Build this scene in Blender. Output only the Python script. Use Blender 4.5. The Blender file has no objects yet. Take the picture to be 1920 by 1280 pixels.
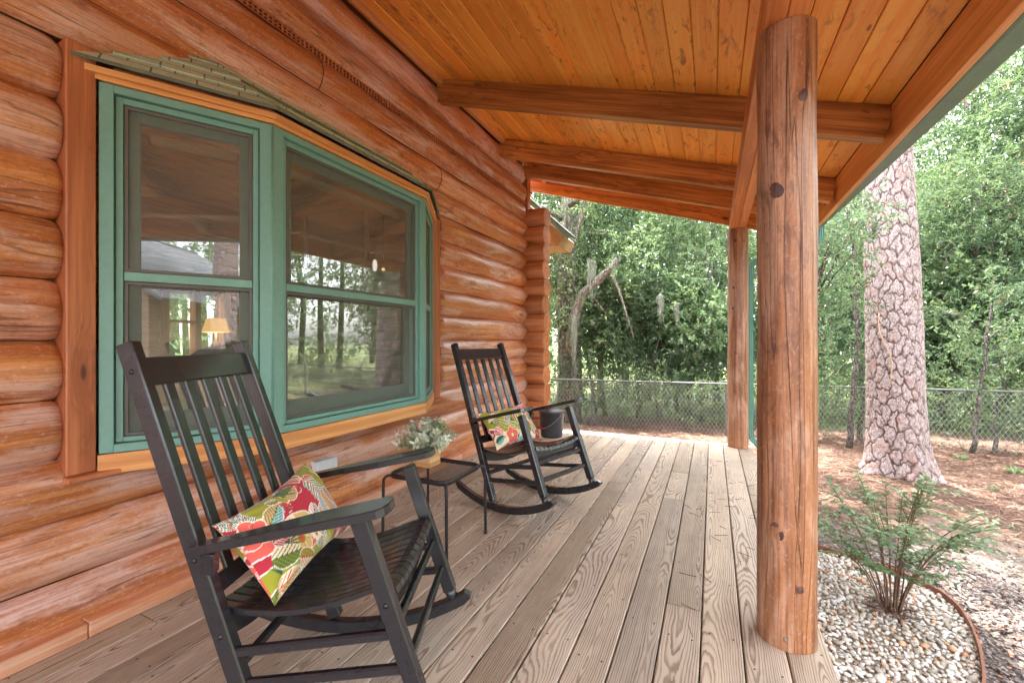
import bpy, math, random
import numpy as np
from math import sin, cos, pi, sqrt, radians, hypot
from mathutils import Vector, Matrix, Euler

random.seed(7)
RS = np.random.RandomState(11)
SC = bpy.context.scene
COL = SC.collection

# ------------------------------------------------------------------ helpers
def tag(o, label=None, cat=None, group=None, kind=None):
    if label: o['label'] = label
    if cat: o['category'] = cat
    if group: o['group'] = group
    if kind: o['kind'] = kind
    return o

def empty(name, loc=(0, 0, 0), rot=(0, 0, 0)):
    o = bpy.data.objects.new(name, None)
    o.empty_display_size = 0.1
    o.location = loc
    o.rotation_euler = rot
    COL.objects.link(o)
    return o

def copy_tree(o, parent=None):
    c = o.copy()
    COL.objects.link(c)
    if parent is not None: c.parent = parent
    for ch in list(o.children):
        copy_tree(ch, c)
    return c

def V(*a): return np.array(a, float)
def nrm(a):
    a = np.asarray(a, float); return a / (np.linalg.norm(a) + 1e-12)

class MB:
    """collects shapes into ONE mesh; gc = grain coordinates, rnd = random per piece, col = own colour"""
    def __init__(s): s.v = []; s.f = []; s.g = []; s.r = []; s.c = []; s.n = 0; s.sm = []
    def add(s, v, f, g=None, rnd=0.0, smooth=False, col=None):
        v = np.asarray(v, float).reshape(-1, 3); k = len(v)
        s.v.append(v)
        s.g.append(v.copy() if g is None else np.asarray(g, float).reshape(-1, 3))
        s.r.append(np.full(k, rnd) if np.isscalar(rnd) else np.asarray(rnd, float))
        s.c.append(np.zeros((k, 4)) if col is None else np.broadcast_to(np.asarray(col, float), (k, 4)))
        s.f += [tuple(i + s.n for i in q) for q in f]
        s.sm += [smooth] * len(f)
        s.n += k
    def box(s, o, ax, ay, az, ch=0.003, rnd=None, smooth=False):
        """chamfered box: centre o, half-extent vectors ax (grain direction), ay, az"""
        o, ax, ay, az = [np.asarray(q, float) for q in (o, ax, ay, az)]
        L = [np.linalg.norm(ax), np.linalg.norm(ay), np.linalg.norm(az)]
        E = [ax / L[0], ay / L[1], az / L[2]]
        c = min(ch, min(L) * 0.45)
        rnd = random.random() if rnd is None else rnd
        vs, idx = [], {}
        for sx in (-1, 1):
            for sy in (-1, 1):
                for sz in (-1, 1):
                    S = (sx, sy, sz)
                    for k in range(3):
                        p = [S[i] * (L[i] - (0 if i == k else c)) for i in range(3)]
                        idx[S, k] = len(vs); vs.append(p)
        fs = []
        def quad(a, b, c_, d, nn):
            pa, pb, pc = [np.array(vs[i]) for i in (a, b, c_)]
            if np.dot(np.cross(pb - pa, pc - pa), nn) < 0: a, b, c_, d = d, c_, b, a
            fs.append((a, b, c_, d))
        for k in range(3):
            i, j = [q for q in range(3) if q != k]
            for sg in (-1, 1):
                q = []
                for a, b in ((-1, -1), (1, -1), (1, 1), (-1, 1)):
                    S = [0, 0, 0]; S[k] = sg; S[i] = a; S[j] = b; q.append(idx[tuple(S), k])
                nn = np.zeros(3); nn[k] = sg; quad(*q, nn)
        for k in range(3):
            i, j = [q for q in range(3) if q != k]
            for a in (-1, 1):
                for b in (-1, 1):
                    S0 = [0, 0, 0]; S1 = [0, 0, 0]
                    S0[k] = -1; S1[k] = 1; S0[i] = S1[i] = a; S0[j] = S1[j] = b
                    nn = np.zeros(3); nn[i] = a; nn[j] = b
                    quad(idx[tuple(S0), i], idx[tuple(S1), i], idx[tuple(S1), j], idx[tuple(S0), j], nn)
        for sx in (-1, 1):
            for sy in (-1, 1):
                for sz in (-1, 1):
                    S = (sx, sy, sz); a, b, c_ = idx[S, 0], idx[S, 1], idx[S, 2]
                    pa, pb, pc = [np.array(vs[i]) for i in (a, b, c_)]
                    if np.dot(np.cross(pb - pa, pc - pa), np.array(S)) < 0: b, c_ = c_, b
                    fs.append((a, b, c_))
        vs = np.array(vs)
        W = o + vs[:, :1] * E[0] + vs[:, 1:2] * E[1] + vs[:, 2:3] * E[2]
        s.add(W, fs, vs + V(rnd * 37.0, 0, 0), rnd, smooth)
        return s
    def bb(s, lo, hi, grain=0, ch=0.003, rnd=None):
        lo, hi = np.asarray(lo, float), np.asarray(hi, float)
        h = (hi - lo) / 2; c = (hi + lo) / 2
        A = [V(h[0], 0, 0), V(0, h[1], 0), V(0, 0, h[2])]
        o = [grain] + [i for i in range(3) if i != grain]
        return s.box(c, A[o[0]], A[o[1]], A[o[2]], ch, rnd)
    def beam(s, p, q, w, t, side=(0, 1, 0), ch=0.003, rnd=None):
        """bar p->q, width w along 'side', thickness t across"""
        p, q = np.asarray(p, float), np.asarray(q, float)
        d = q - p; L = np.linalg.norm(d); d /= L
        sd = np.asarray(side, float); sd = nrm(sd - d * np.dot(sd, d)); u = np.cross(d, sd)
        return s.box((p + q) / 2, d * L / 2, sd * w / 2, u * t / 2, ch, rnd)
    def tube(s, path, rad, n=10, cap=True, rnd=None, squash=None, up=None, jit=0.0):
        P = np.asarray(path, float); m = len(P)
        R = np.full(m, rad) if np.isscalar(rad) else np.asarray(rad, float)
        rnd = random.random() if rnd is None else rnd
        T = np.gradient(P, axis=0); T /= np.linalg.norm(T, axis=1)[:, None] + 1e-12
        a = V(0, 0, 1) if abs(T[0][2]) < 0.9 else V(1, 0, 0)
        if up is not None: a = np.asarray(up, float)
        x = nrm(np.cross(a, T[0])); vs = []; gs = []; L = 0
        for i in range(m):
            if i: L += np.linalg.norm(P[i] - P[i - 1])
            x = nrm(x - T[i] * np.dot(x, T[i])); y = np.cross(T[i], x)
            for k in range(n):
                th = 2 * pi * k / n; rr = R[i] * (1 + (RS.uniform(-jit, jit) if jit else 0))
                cx, cy = cos(th) * rr, sin(th) * rr * (squash or 1)
                vs.append(P[i] + x * cx + y * cy); gs.append((L + rnd * 37, cx, cy))
        fs = []
        for i in range(m - 1):
            for k in range(n):
                a_, b_ = i * n + k, i * n + (k + 1) % n
                fs.append((a_, b_, b_ + n, a_ + n))
        s.add(vs, fs, gs, rnd, True)
        if cap:
            for i, rev in ((0, True), (m - 1, False)):
                base = s.n - n * m if i == 0 else s.n - (n * m if False else n)
            b0 = s.n - n * m
            s.f.append(tuple(b0 + k for k in reversed(range(n)))); s.sm.append(False)
            s.f.append(tuple(b0 + (m - 1) * n + k for k in range(n))); s.sm.append(False)
        return s
    def lathe(s, prof, c=(0, 0, 0), n=24, rnd=0.5, a0=0, a1=2 * pi):
        c = np.asarray(c, float); vs = []; gs = []; m = len(prof)
        for r, z in prof:
            for k in range(n):
                th = 2 * pi * k / n
                vs.append(c + V(r * cos(th), r * sin(th), z)); gs.append((z, r * cos(th), r * sin(th)))
        fs = [(i * n + k, i * n + (k + 1) % n, (i + 1) * n + (k + 1) % n, (i + 1) * n + k)
              for i in range(m - 1) for k in range(n)]
        s.add(vs, fs, gs, rnd, True); return s
    def prism(s, poly, d, rnd=None, grain=None):
        """extrude 3-D polygon by vector d"""
        P = np.asarray(poly, float); d = np.asarray(d, float); n = len(P)
        rnd = random.random() if rnd is None else rnd
        nn = np.zeros(3)
        for i in range(n): nn += np.cross(P[i], P[(i + 1) % n])
        if np.dot(nn, d) > 0: P = P[::-1]
        v = np.vstack([P, P + d])
        f = [tuple(range(n)), tuple(reversed(range(n, 2 * n)))]
        f += [(i, i + n, (i + 1) % n + n, (i + 1) % n) for i in range(n)]
        g = v - P.mean(0)
        if grain is not None:
            gr = nrm(grain); sd = nrm(np.cross(gr, d)); g = np.stack([g @ gr, g @ sd, g @ nrm(d)], 1)
        s.add(v, f, g + V(rnd * 37, 0, 0), rnd); return s
    def build(s, name, mat, parent=None, mesh_only=False):
        me = bpy.data.meshes.new(name)
        v = np.vstack(s.v)
        fl = np.array([len(f) for f in s.f]); li = np.fromiter((i for f in s.f for i in f), dtype=np.int32)
        me.vertices.add(len(v)); me.vertices.foreach_set('co', v.ravel())
        me.loops.add(len(li)); me.loops.foreach_set('vertex_index', li)
        me.polygons.add(len(fl))
        st = np.concatenate([[0], np.cumsum(fl)[:-1]]).astype(np.int32)
        me.polygons.foreach_set('loop_start', st); me.polygons.foreach_set('loop_total', fl.astype(np.int32))
        me.polygons.foreach_set('use_smooth', np.array(s.sm, bool))
        a = me.attributes.new('gc', 'FLOAT_VECTOR', 'POINT'); a.data.foreach_set('vector', np.vstack(s.g).ravel())
        a = me.attributes.new('rnd', 'FLOAT', 'POINT'); a.data.foreach_set('value', np.concatenate(s.r))
        c = np.vstack(s.c)
        if c.any():
            a = me.attributes.new('col', 'FLOAT_COLOR', 'POINT'); a.data.foreach_set('color', c.ravel())
        me.update(calc_edges=True); me.validate()
        me.materials.append(mat)
        if mesh_only: return me
        return link(name, me, parent)

def link(name, me, parent=None):
    o = bpy.data.objects.new(name, me); COL.objects.link(o)
    if parent is not None: o.parent = parent
    return o

# ------------------------------------------------------------------ node materials
class NT:
    def __init__(s, name):
        s.m = bpy.data.materials.new(name); s.m.use_nodes = True
        s.t = s.m.node_tree; s.t.nodes.clear()
        s.out = s.t.nodes.new('ShaderNodeOutputMaterial')
    def put(s, inp, val):
        if isinstance(val, bpy.types.NodeSocket): s.t.links.new(val, inp)
        elif val is not None:
            try: inp.default_value = val
            except Exception: inp.default_value = (*val, 1.0) if len(val) == 3 else val
    def n(s, typ, **kw):
        nd = s.t.nodes.new(typ)
        for k, v in kw.items(): setattr(nd, k, v)
        return nd
    def M(s, op, a, b=None, c=None, clamp=False):
        nd = s.n('ShaderNodeMath', operation=op); nd.use_clamp = clamp
        for i, q in enumerate((a, b, c)):
            if q is not None: s.put(nd.inputs[i], q)
        return nd.outputs[0]
    def add(s, a, b): return s.M('ADD', a, b)
    def mul(s, a, b): return s.M('MULTIPLY', a, b)
    def sub(s, a, b): return s.M('SUBTRACT', a, b)
    def ss(s, x, lo, hi, o0=0.0, o1=1.0):
        nd = s.n('ShaderNodeMapRange', interpolation_type='SMOOTHSTEP')
        for i, q in enumerate((x, lo, hi, o0, o1)): s.put(nd.inputs[i], q)
        return nd.outputs[0]
    def attr(s, name, what='Vector'):
        return s.n('ShaderNodeAttribute', attribute_name=name).outputs[what]
    def sep(s, v):
        nd = s.n('ShaderNodeSeparateXYZ'); s.put(nd.inputs[0], v); return nd.outputs[0], nd.outputs[1], nd.outputs[2]
    def comb(s, x, y, z):
        nd = s.n('ShaderNodeCombineXYZ')
        for i, q in enumerate((x, y, z)): s.put(nd.inputs[i], q)
        return nd.outputs[0]
    def vmul(s, v, k):
        nd = s.n('ShaderNodeVectorMath', operation='MULTIPLY'); s.put(nd.inputs[0], v); nd.inputs[1].default_value = k
        return nd.outputs[0]
    def vadd(s, v, w):
        nd = s.n('ShaderNodeVectorMath', operation='ADD'); s.put(nd.inputs[0], v); s.put(nd.inputs[1], w); return nd.outputs[0]
    def noise(s, v, scale=1.0, detail=3.0, rough=0.55, dist=0.0, what=0):
        nd = s.n('ShaderNodeTexNoise'); s.put(nd.inputs['Vector'], v)
        nd.inputs['Scale'].default_value = scale; nd.inputs['Detail'].default_value = detail
        nd.inputs['Roughness'].default_value = rough; nd.inputs['Distortion'].default_value = dist
        return nd.outputs[what]
    def vor(s, v, scale=1.0, feature='F1', rnd=1.0):
        nd = s.n('ShaderNodeTexVoronoi', feature=feature); s.put(nd.inputs['Vector'], v)
        nd.inputs['Scale'].default_value = scale; nd.inputs['Randomness'].default_value = rnd
        return nd
    def ramp(s, f, stops, interp='LINEAR'):
        nd = s.n('ShaderNodeValToRGB'); s.put(nd.inputs[0], f); r = nd.color_ramp; r.interpolation = interp
        while len(r.elements) < len(stops): r.elements.new(0.5)
        for e, (p, c) in zip(r.elements, stops):
            e.position = p; e.color = (*c, 1) if len(c) == 3 else c
        return nd.outputs[0]
    def mix(s, f, a, b, blend='MIX'):
        nd = s.n('ShaderNodeMix', data_type='RGBA', blend_type=blend)
        s.put(nd.inputs[0], f)
        for i, q in ((6, a), (7, b)):
            if isinstance(q, bpy.types.NodeSocket): s.t.links.new(q, nd.inputs[i])
            else: nd.inputs[i].default_value = (*q, 1) if len(q) == 3 else q
        return nd.outputs[2]
    def bump(s, h, strength=0.3, dist=0.01, prev=None):
        nd = s.n('ShaderNodeBump'); nd.inputs['Strength'].default_value = strength
        nd.inputs['Distance'].default_value = dist; s.put(nd.inputs['Height'], h)
        if prev is not None: s.put(nd.inputs['Normal'], prev)
        return nd.outputs[0]
    def bsdf(s, col, rough=0.5, normal=None, **kw):
        p = s.n('ShaderNodeBsdfPrincipled'); s.put(p.inputs['Base Color'], col); s.put(p.inputs['Roughness'], rough)
        if normal is not None: s.put(p.inputs['Normal'], normal)
        for k, v in kw.items(): s.put(p.inputs[k.replace('_', ' ')], v)
        return p
    def end(s, sh):
        s.t.links.new(sh.outputs[0] if hasattr(sh, 'outputs') else sh, s.out.inputs[0]); return s.m

def hexc(r, g, b):
    f = lambda c: ((c / 255 + 0.055) / 1.055) ** 2.4 if c / 255 > 0.04045 else c / 255 / 12.92
    return (f(r), f(g), f(b))

def wood(name, light, dark, knotc, pale=None, streak=1.0, rough=0.45, knots=0.5, kscale=(2.0, 7.0), bumpk=0.25, coat=0.0, stain=None, stain_amt=0.0, vary=0.25, crack=0.0, pale_amt=0.6, ring=0.0, fleck=0.0, redder=None):
    t = NT(name); g = t.attr('gc'); rn = t.attr('rnd', 'Fac')
    off = t.comb(t.mul(rn, 91.0), t.mul(rn, 17.3), t.mul(rn, 5.1))
    gv = t.vadd(g, off)
    # knots first: the grain flows round them
    kv = t.vor(t.vmul(gv, (kscale[0], kscale[1], kscale[1])), 1.0)
    kd = kv.outputs['Distance']
    kr = t.sep(kv.outputs['Color'])[0]
    on = t.M('GREATER_THAN', kr, 1.0 - knots)
    swirl = t.mul(t.ss(kd, 0.0, 0.45, 1.0, 0.0), on)
    gx, gy, gz = t.sep(gv)
    wob = t.noise(t.vmul(gv, (1.2, 4.0, 4.0)), 1.0, 2.0)
    gd = t.comb(gx, t.add(gy, t.add(t.mul(swirl, 0.035), t.mul(wob, 0.02))), t.add(gz, t.mul(swirl, 0.03)))
    fine = t.noise(t.vmul(gd, (2.5, 120.0, 120.0)), 1.0, 2.0, 0.6)
    mid = t.noise(t.vmul(gd, (0.9, 28.0, 28.0)), 1.0, 2.0, 0.55, 0.4)
    big = t.noise(t.vmul(gv, (0.8, 5.0, 5.0)), 1.0, 2.0, 0.6)
    f = t.add(t.add(t.mul(fine, 0.45 * streak), t.mul(mid, 0.75 * streak)), t.mul(big, 0.5))
    f = t.ss(f, 0.45 * streak + 0.2, 0.75 * streak + 0.36)
    c = t.mix(f, dark, light)
    if ring:
        rr = t.M('FRACT', t.add(t.mul(t.M('SQRT', t.add(t.mul(gy, gy), t.mul(gz, gz))), 90.0), t.mul(wob, 3.0)))
        c = t.mix(t.mul(t.ss(rr, 0.55, 0.95), ring), c, dark)
    if pale is not None:
        pn = t.noise(t.vmul(gd, (1.3, 6.0, 6.0)), 1.0, 3.0, 0.68, 0.8)
        pm = t.mul(t.ss(pn, 0.42, 0.62), t.ss(fine, 0.30, 0.6, 0.35, 1.0))
        c = t.mix(t.mul(pm, pale_amt), c, pale)
    if redder is not None:
        c = t.mix(t.mul(t.ss(t.noise(t.vmul(gv, (1.1, 7.0, 7.0)), 1.0, 2.0), .48, .66), .5), c, redder)
    if fleck:
        fk = t.noise(t.vmul(gv, (48.0, 85.0, 85.0)), 1.0, 3.0, 0.72)
        c = t.mix(t.mul(t.ss(fk, .54, .68), fleck), c, pale); c = t.mix(t.mul(t.ss(fk, .44, .30), fleck * .8), c, tuple(q * .35 for q in dark))
    if stain is not None:
        sn = t.noise(t.vmul(gv, (7.0, 22.0, 22.0)), 1.0, 3.0, 0.72, 0.6)
        s2 = t.noise(t.vmul(gv, (0.9, 3.0, 3.0)), 1.0, 2.0)
        c = t.mix(t.mul(t.mul(t.ss(sn, 0.52, 0.68), t.ss(s2, 0.40, 0.62)), stain_amt), c, stain)
    hv = t.n('ShaderNodeHueSaturation'); t.put(hv.inputs['Color'], c)
    t.put(hv.inputs['Value'], t.add(1.0 - vary / 2, t.mul(rn, vary))); c = hv.outputs[0]
    kedge = t.mul(t.ss(kd, 0.055, 0.10, 1.0, 0.0), on)
    khalo = t.mul(t.mul(t.ss(kd, 0.09, 0.22, 1.0, 0.0), on), 0.45)
    c = t.mix(khalo, c, dark); c = t.mix(t.mul(kedge, 0.85), c, knotc)
    hgt = t.add(t.mul(fine, 0.6), t.mul(mid, 0.8))
    if crack:
        cn = t.noise(t.vmul(gd, (0.7, 20.0, 20.0)), 1.0, 1.0, 0.5)
        cr = t.mul(t.ss(t.M('ABSOLUTE', t.sub(cn, 0.5)), 0.0, 0.012, 1.0, 0.0), t.ss(big, 0.42, 0.52))
        c = t.mix(t.mul(cr, crack), c, tuple(q * 0.12 for q in dark)); hgt = t.sub(hgt, t.mul(cr, 1.5))
    nb = t.bump(hgt, bumpk, 0.004)
    rgh = t.add(rough - 0.12, t.mul(big, 0.28))
    return t.end(t.bsdf(c, rgh, nb, Coat_Weight=coat, Coat_Roughness=0.25))

def deck_mat():
    t = NT('weathered_deck_boards'); g = t.attr('gc'); rn = t.attr('rnd', 'Fac')
    x, y, z = t.sep(g)
    r2 = t.M('FRACT', t.mul(rn, 7.31)); r3 = t.M('FRACT', t.mul(rn, 23.7)); r4 = t.M('FRACT', t.mul(rn, 51.9))
    off = t.vadd(g, t.comb(t.mul(rn, 91.0), t.mul(rn, 17.3), 0.0))
    w1 = t.noise(t.vmul(off, (0.55, 1.5, 1.0)), 1.0, 2.0, 0.5)
    w2 = t.noise(t.vmul(off, (1.4, 5.0, 1.0)), 1.0, 3.0, 0.55)
    # knots warp the rings
    kv = t.vor(t.vmul(off, (1.1, 4.5, 1.0)), 1.0); kd = kv.outputs['Distance']; kon = t.M('GREATER_THAN', t.sep(kv.outputs['Color'])[0], 0.62)
    kw = t.mul(t.ss(kd, 0.0, 0.28, 1.0, 0.0), kon)
    cy = t.add(y, t.add(t.mul(t.sub(r2, 0.5), 0.13), t.mul(t.sub(w2, 0.5), 0.03)))
    dz = t.add(t.mul(t.sub(w1, 0.5), 0.42), t.add(t.mul(r3, 0.06), t.add(t.mul(kw, 0.035), t.mul(t.sub(w2, 0.5), 0.05))))
    rad = t.M('SQRT', t.add(t.mul(cy, cy), t.mul(dz, dz)))
    jag = t.noise(t.vmul(off, (9.0, 60.0, 1.0)), 1.0, 3.0, 0.6)
    ring = t.add(t.mul(rad, 125.0), t.mul(jag, 0.9))
    fr = t.M('FRACT', ring)
    late = t.mul(t.ss(fr, 0.38, 0.80), t.ss(fr, 0.90, 1.0, 1.0, 0.0))
    rv = t.noise(t.comb(t.M('FLOOR', ring), t.mul(rn, 40), 0.0), 0.9, 1.0)
    late = t.mul(late, t.ss(rv, 0.25, 0.6, 0.45, 1.0))
    blot = t.noise(t.vmul(off, (1.3, 6.0, 1.0)), 1.0, 4.0, 0.6)
    base = t.mix(r4, hexc(198, 179, 155), hexc(188, 176, 162))
    base = t.mix(t.ss(blot, 0.42, 0.68), base, hexc(208, 192, 170))
    dk = t.mix(r3, hexc(112, 82, 62), hexc(122, 94, 78))
    fib = t.noise(t.vmul(off, (6.0, 260.0, 1.0)), 1.0, 3.0, 0.6)
    c = t.mix(t.mul(late, t.ss(blot, 0.2, 0.75, 1.0, 0.55)), base, dk)
    c = t.mix(t.mul(t.ss(fib, 0.52, 0.72), 0.30), c, hexc(214, 200, 188))
    c = t.mix(t.mul(t.ss(fib, 0.30, 0.45, 1.0, 0.0), 0.25), c, hexc(96, 76, 66))
    c = t.mix(t.mul(t.mul(t.ss(kd, 0.03, 0.075, 1.0, 0.0), kon), 0.7), c, hexc(104, 72, 56))
    # screw heads: pairs across each joist line
    ux = t.M('ABSOLUTE', t.sub(t.M('FRACT', t.add(t.mul(x, 1 / 0.41), r4)), 0.5)); ux = t.mul(t.sub(0.5, ux), 0.41)
    vy = t.sub(t.M('ABSOLUTE', y), 0.042)
    dd = t.M('SQRT', t.add(t.mul(ux, ux), t.mul(vy, vy)))
    scr = t.ss(dd, 0.003, 0.005, 1.0, 0.0)
    dirt = t.noise(t.n('ShaderNodeTexCoord').outputs['Object'], 1.7, 4.0, 0.65)
    c = t.mix(t.mul(t.ss(dirt, .48, .70), .28), c, hexc(128, 112, 98))
    c = t.mix(scr, c, (0.03, 0.025, 0.022))
    hv = t.n('ShaderNodeHueSaturation'); t.put(hv.inputs['Color'], c); t.put(hv.inputs['Value'], t.add(0.77, t.mul(r2, 0.38))); c = hv.outputs[0]
    hgt = t.add(t.mul(late, 0.5), t.sub(t.mul(fib, 0.6), t.mul(scr, 2.0)))
    return t.end(t.bsdf(c, 0.62, t.bump(hgt, 0.30, 0.003)))

def paint(name, c, rough=0.4, var=0.06, bumpk=0.05, scale=30.0, dust=None, dust_amt=0.3, metallic=0.0, coat=0.0):
    t = NT(name); co = t.n('ShaderNodeTexCoord').outputs['Object']
    n1 = t.noise(co, scale, 4.0, 0.6); n2 = t.noise(co, scale * 0.12, 3.0)
    c2 = t.mix(t.ss(n1, 0.3, 0.7), tuple(q * (1 - var) for q in c), tuple(min(1, q * (1 + var)) for q in c))
    c2 = t.mix(t.mul(t.ss(n2, 0.4, 0.65), 0.25), c2, tuple(q * 0.8 for q in c))
    if dust is not None:
        n3 = t.noise(co, scale * 9, 2.0); c2 = t.mix(t.mul(t.ss(n3, 0.60, 0.70), dust_amt), c2, dust)
    return t.end(t.bsdf(c2, t.add(rough - 0.08, t.mul(n2, 0.2)), t.bump(n1, bumpk, 0.002), Metallic=metallic, Coat_Weight=coat, Coat_Roughness=0.12))

def leafmat(name, stops, trans=0.35, rough=0.5, hue=0.0):
    t = NT(name); rn = t.attr('rnd', 'Fac')
    oi = t.n('ShaderNodeObjectInfo').outputs['Random']
    c = t.ramp(rn, stops)
    hv = t.n('ShaderNodeHueSaturation'); t.put(hv.inputs['Color'], c)
    t.put(hv.inputs['Hue'], t.add(0.485, t.mul(oi, 0.03))); t.put(hv.inputs['Value'], t.add(0.86, t.mul(oi, 0.3))); hv.inputs['Saturation'].default_value = 0.78; c = hv.outputs[0]
    p = t.bsdf(c, rough, None, Specular_IOR_Level=0.5)
    tr = t.n('ShaderNodeBsdfTranslucent'); t.put(tr.inputs[0], t.mix(0.35, c, (0.34, 0.44, 0.14)))
    mx = t.n('ShaderNodeMixShader'); mx.inputs[0].default_value = trans
    t.t.links.new(p.outputs[0], mx.inputs[1]); t.t.links.new(tr.outputs[0], mx.inputs[2])
    return t.end(mx)

def bark(name, plate1, plate2, crackc, sc=(7.0, 7.0, 3.2), lichen=None, rag=.55, cw=.085):
    t = NT(name); co = t.n('ShaderNodeTexCoord').outputs['Object']
    wn = t.noise(co, 5.0, 3.0, 0.6, 0.0, 1)
    cv = t.vadd(t.vmul(co, sc), t.vadd(t.vmul(wn, (rag, rag, rag)), t.vmul(t.noise(co, 22.0, 3.0, 0.6, 0.0, 1), (rag * .35,) * 3)))
    e = t.vor(cv, 1.0, 'DISTANCE_TO_EDGE').outputs[0]
    cell = t.vor(cv, 1.0)
    e2 = t.vor(t.vmul(cv, (2.3, 2.3, 1.9)), 1.0, 'DISTANCE_TO_EDGE').outputs[0]
    fl = t.noise(co, 26.0, 5.0, 0.65); fl2 = t.noise(co, 75.0, 4.0, 0.6)
    c = t.mix(t.ss(fl, 0.40, 0.60), plate1, plate2)
    c = t.mix(t.mul(t.sep(cell.outputs['Color'])[0], 0.5), c, tuple(q * 0.72 for q in plate1))
    if lichen is not None: c = t.mix(t.mul(t.ss(fl2, 0.48, 0.62), 0.7), c, lichen)
    c = t.mix(t.ss(e2, 0.0, 0.05, 0.5, 0.0), c, crackc)
    c = t.mix(t.mul(t.ss(t.sep(cell.outputs['Color'])[1], .6, .9), .55), c, hexc(164, 104, 86)) if lichen is not None and cw < .05 else c
    c = t.mix(t.mul(t.ss(e, 0.004, cw, 1.0, 0.0), t.ss(fl, 0.30, 0.55, 1.0, 0.72)), c, crackc)
    h = t.add(t.mul(t.ss(e, 0.0, 0.16), 1.0), t.add(t.mul(t.ss(e2, 0.0, 0.1), 0.3), t.mul(fl, 0.25)))
    return t.end(t.bsdf(c, 0.85, t.bump(h, 0.9, 0.035)))

def pine_plates():
    t = NT('pine_plate_bark'); e = t.attr('rnd', 'Fac'); co = t.n('ShaderNodeTexCoord').outputs['Object']
    pid = t.sep(t.attr('gc'))[0]
    fl = t.noise(t.vmul(co, (1.0, 1.0, .6)), 30.0, 4.0, 0.7, 0.5); fl2 = t.noise(co, 90.0, 3.0, 0.65); fl3 = t.noise(co, 9.0, 2.0)
    c = t.mix(t.ss(fl, .40, .60), hexc(134, 112, 105), hexc(178, 162, 158))
    c = t.mix(t.mul(t.ss(fl2, .50, .64), .75), c, hexc(202, 193, 197))
    c = t.mix(t.mul(t.mul(t.ss(pid, .70, .95), t.ss(fl3, .4, .6)), .4), c, hexc(166, 118, 100))
    c = t.mix(t.mul(t.ss(fl2, .32, .44, 1.0, 0.0), .35), c, hexc(104, 82, 76))
    c = t.mix(t.mul(t.ss(e, .015, .13, 1.0, 0.0), t.ss(fl3, .30, .55, 1.0, .8)), c, hexc(58, 45, 42))
    c = t.mix(t.mul(t.ss(e, .08, .26, 1.0, 0.0), .30), c, hexc(120, 92, 82))
    return t.end(t.bsdf(c, .88, t.bump(t.add(fl, t.mul(fl2, .5)), .7, .012)))
# colours of stained pine
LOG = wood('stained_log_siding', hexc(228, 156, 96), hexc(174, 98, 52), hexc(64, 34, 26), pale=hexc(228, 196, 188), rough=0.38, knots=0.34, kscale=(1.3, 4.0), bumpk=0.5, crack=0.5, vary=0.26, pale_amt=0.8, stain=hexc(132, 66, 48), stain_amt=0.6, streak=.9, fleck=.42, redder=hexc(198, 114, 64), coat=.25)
LOGEND = wood('log_end_grain', hexc(206, 138, 84), hexc(150, 86, 46), hexc(70, 40, 26), rough=0.6, knots=0.0, ring=0.6)
CORNER = wood('stained_corner_logs', hexc(208, 138, 88), hexc(150, 88, 52), hexc(60, 34, 24), pale=hexc(206, 164, 132), rough=0.5, knots=0.4, kscale=(2.0, 4.0), bumpk=0.25, vary=0.25, pale_amt=0.3)
POST = wood('stained_round_post', hexc(180, 122, 82), hexc(114, 70, 48), hexc(46, 32, 36), pale=hexc(214, 174, 148), rough=0.42, knots=0.0, kscale=(1.4, 4.4), bumpk=1.0, crack=0.2, vary=0.1, pale_amt=0.55, stain=hexc(84, 54, 50), stain_amt=0.55, streak=1.1, fleck=.35)
CEIL = wood('ceiling_pine_boards', hexc(255, 190, 88), hexc(246, 156, 58), hexc(110, 56, 30), rough=0.42, streak=0.8, knots=0.45, kscale=(2.6, 9.0), bumpk=0.10, coat=0.1, stain=hexc(140, 74, 36), stain_amt=0.7, vary=0.26)
RAFT = wood('stained_rafters', hexc(218, 152, 82), hexc(146, 88, 42), hexc(50, 26, 18), rough=0.42, knots=0.40, kscale=(1.9, 5.5), bumpk=0.15, coat=0.1, stain=hexc(84, 40, 22), stain_amt=0.65, vary=0.5)
TRIM = wood('clear_stained_trim', hexc(240, 180, 116), hexc(208, 138, 80), hexc(110, 60, 40), rough=0.4, knots=0.25, kscale=(2.0, 9.0), bumpk=0.12, coat=0.1, vary=0.15)
BOARD = wood('red_stained_board', hexc(208, 132, 88), hexc(168, 98, 62), hexc(80, 46, 40), rough=0.5, knots=0.35, kscale=(2.0, 7.0), bumpk=0.15, vary=0.1, stain=hexc(120, 64, 44), stain_amt=0.4)
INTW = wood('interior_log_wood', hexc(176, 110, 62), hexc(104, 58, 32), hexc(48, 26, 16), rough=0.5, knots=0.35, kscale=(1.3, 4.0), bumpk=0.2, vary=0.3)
BOXW = wood('planter_box_wood', hexc(226, 186, 138), hexc(196, 150, 100), hexc(140, 96, 60), rough=0.55, knots=0.1, bumpk=0.1, vary=0.25)
DECK = deck_mat()
GREEN = paint('green_window_paint', hexc(118, 166, 156), 0.38, 0.05, 0.03, 40, hexc(180, 200, 190), 0.12)
SASH = paint('dark_green_sash_paint', hexc(84, 108, 100), 0.42, 0.08, 0.03, 40)
SCRF = paint('grey_screen_frame', hexc(98, 96, 92), 0.5, 0.05)
GUTT = paint('green_gutter_metal', hexc(108, 136, 120), 0.4, 0.06, 0.02, 12, hexc(60, 80, 70), 0.2)
DOWN = paint('green_downspout_metal', hexc(92, 146, 132), 0.38, 0.05, 0.02, 12)
GUTD = paint('gutter_back_metal', hexc(52, 62, 48), 0.6, 0.1)
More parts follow.
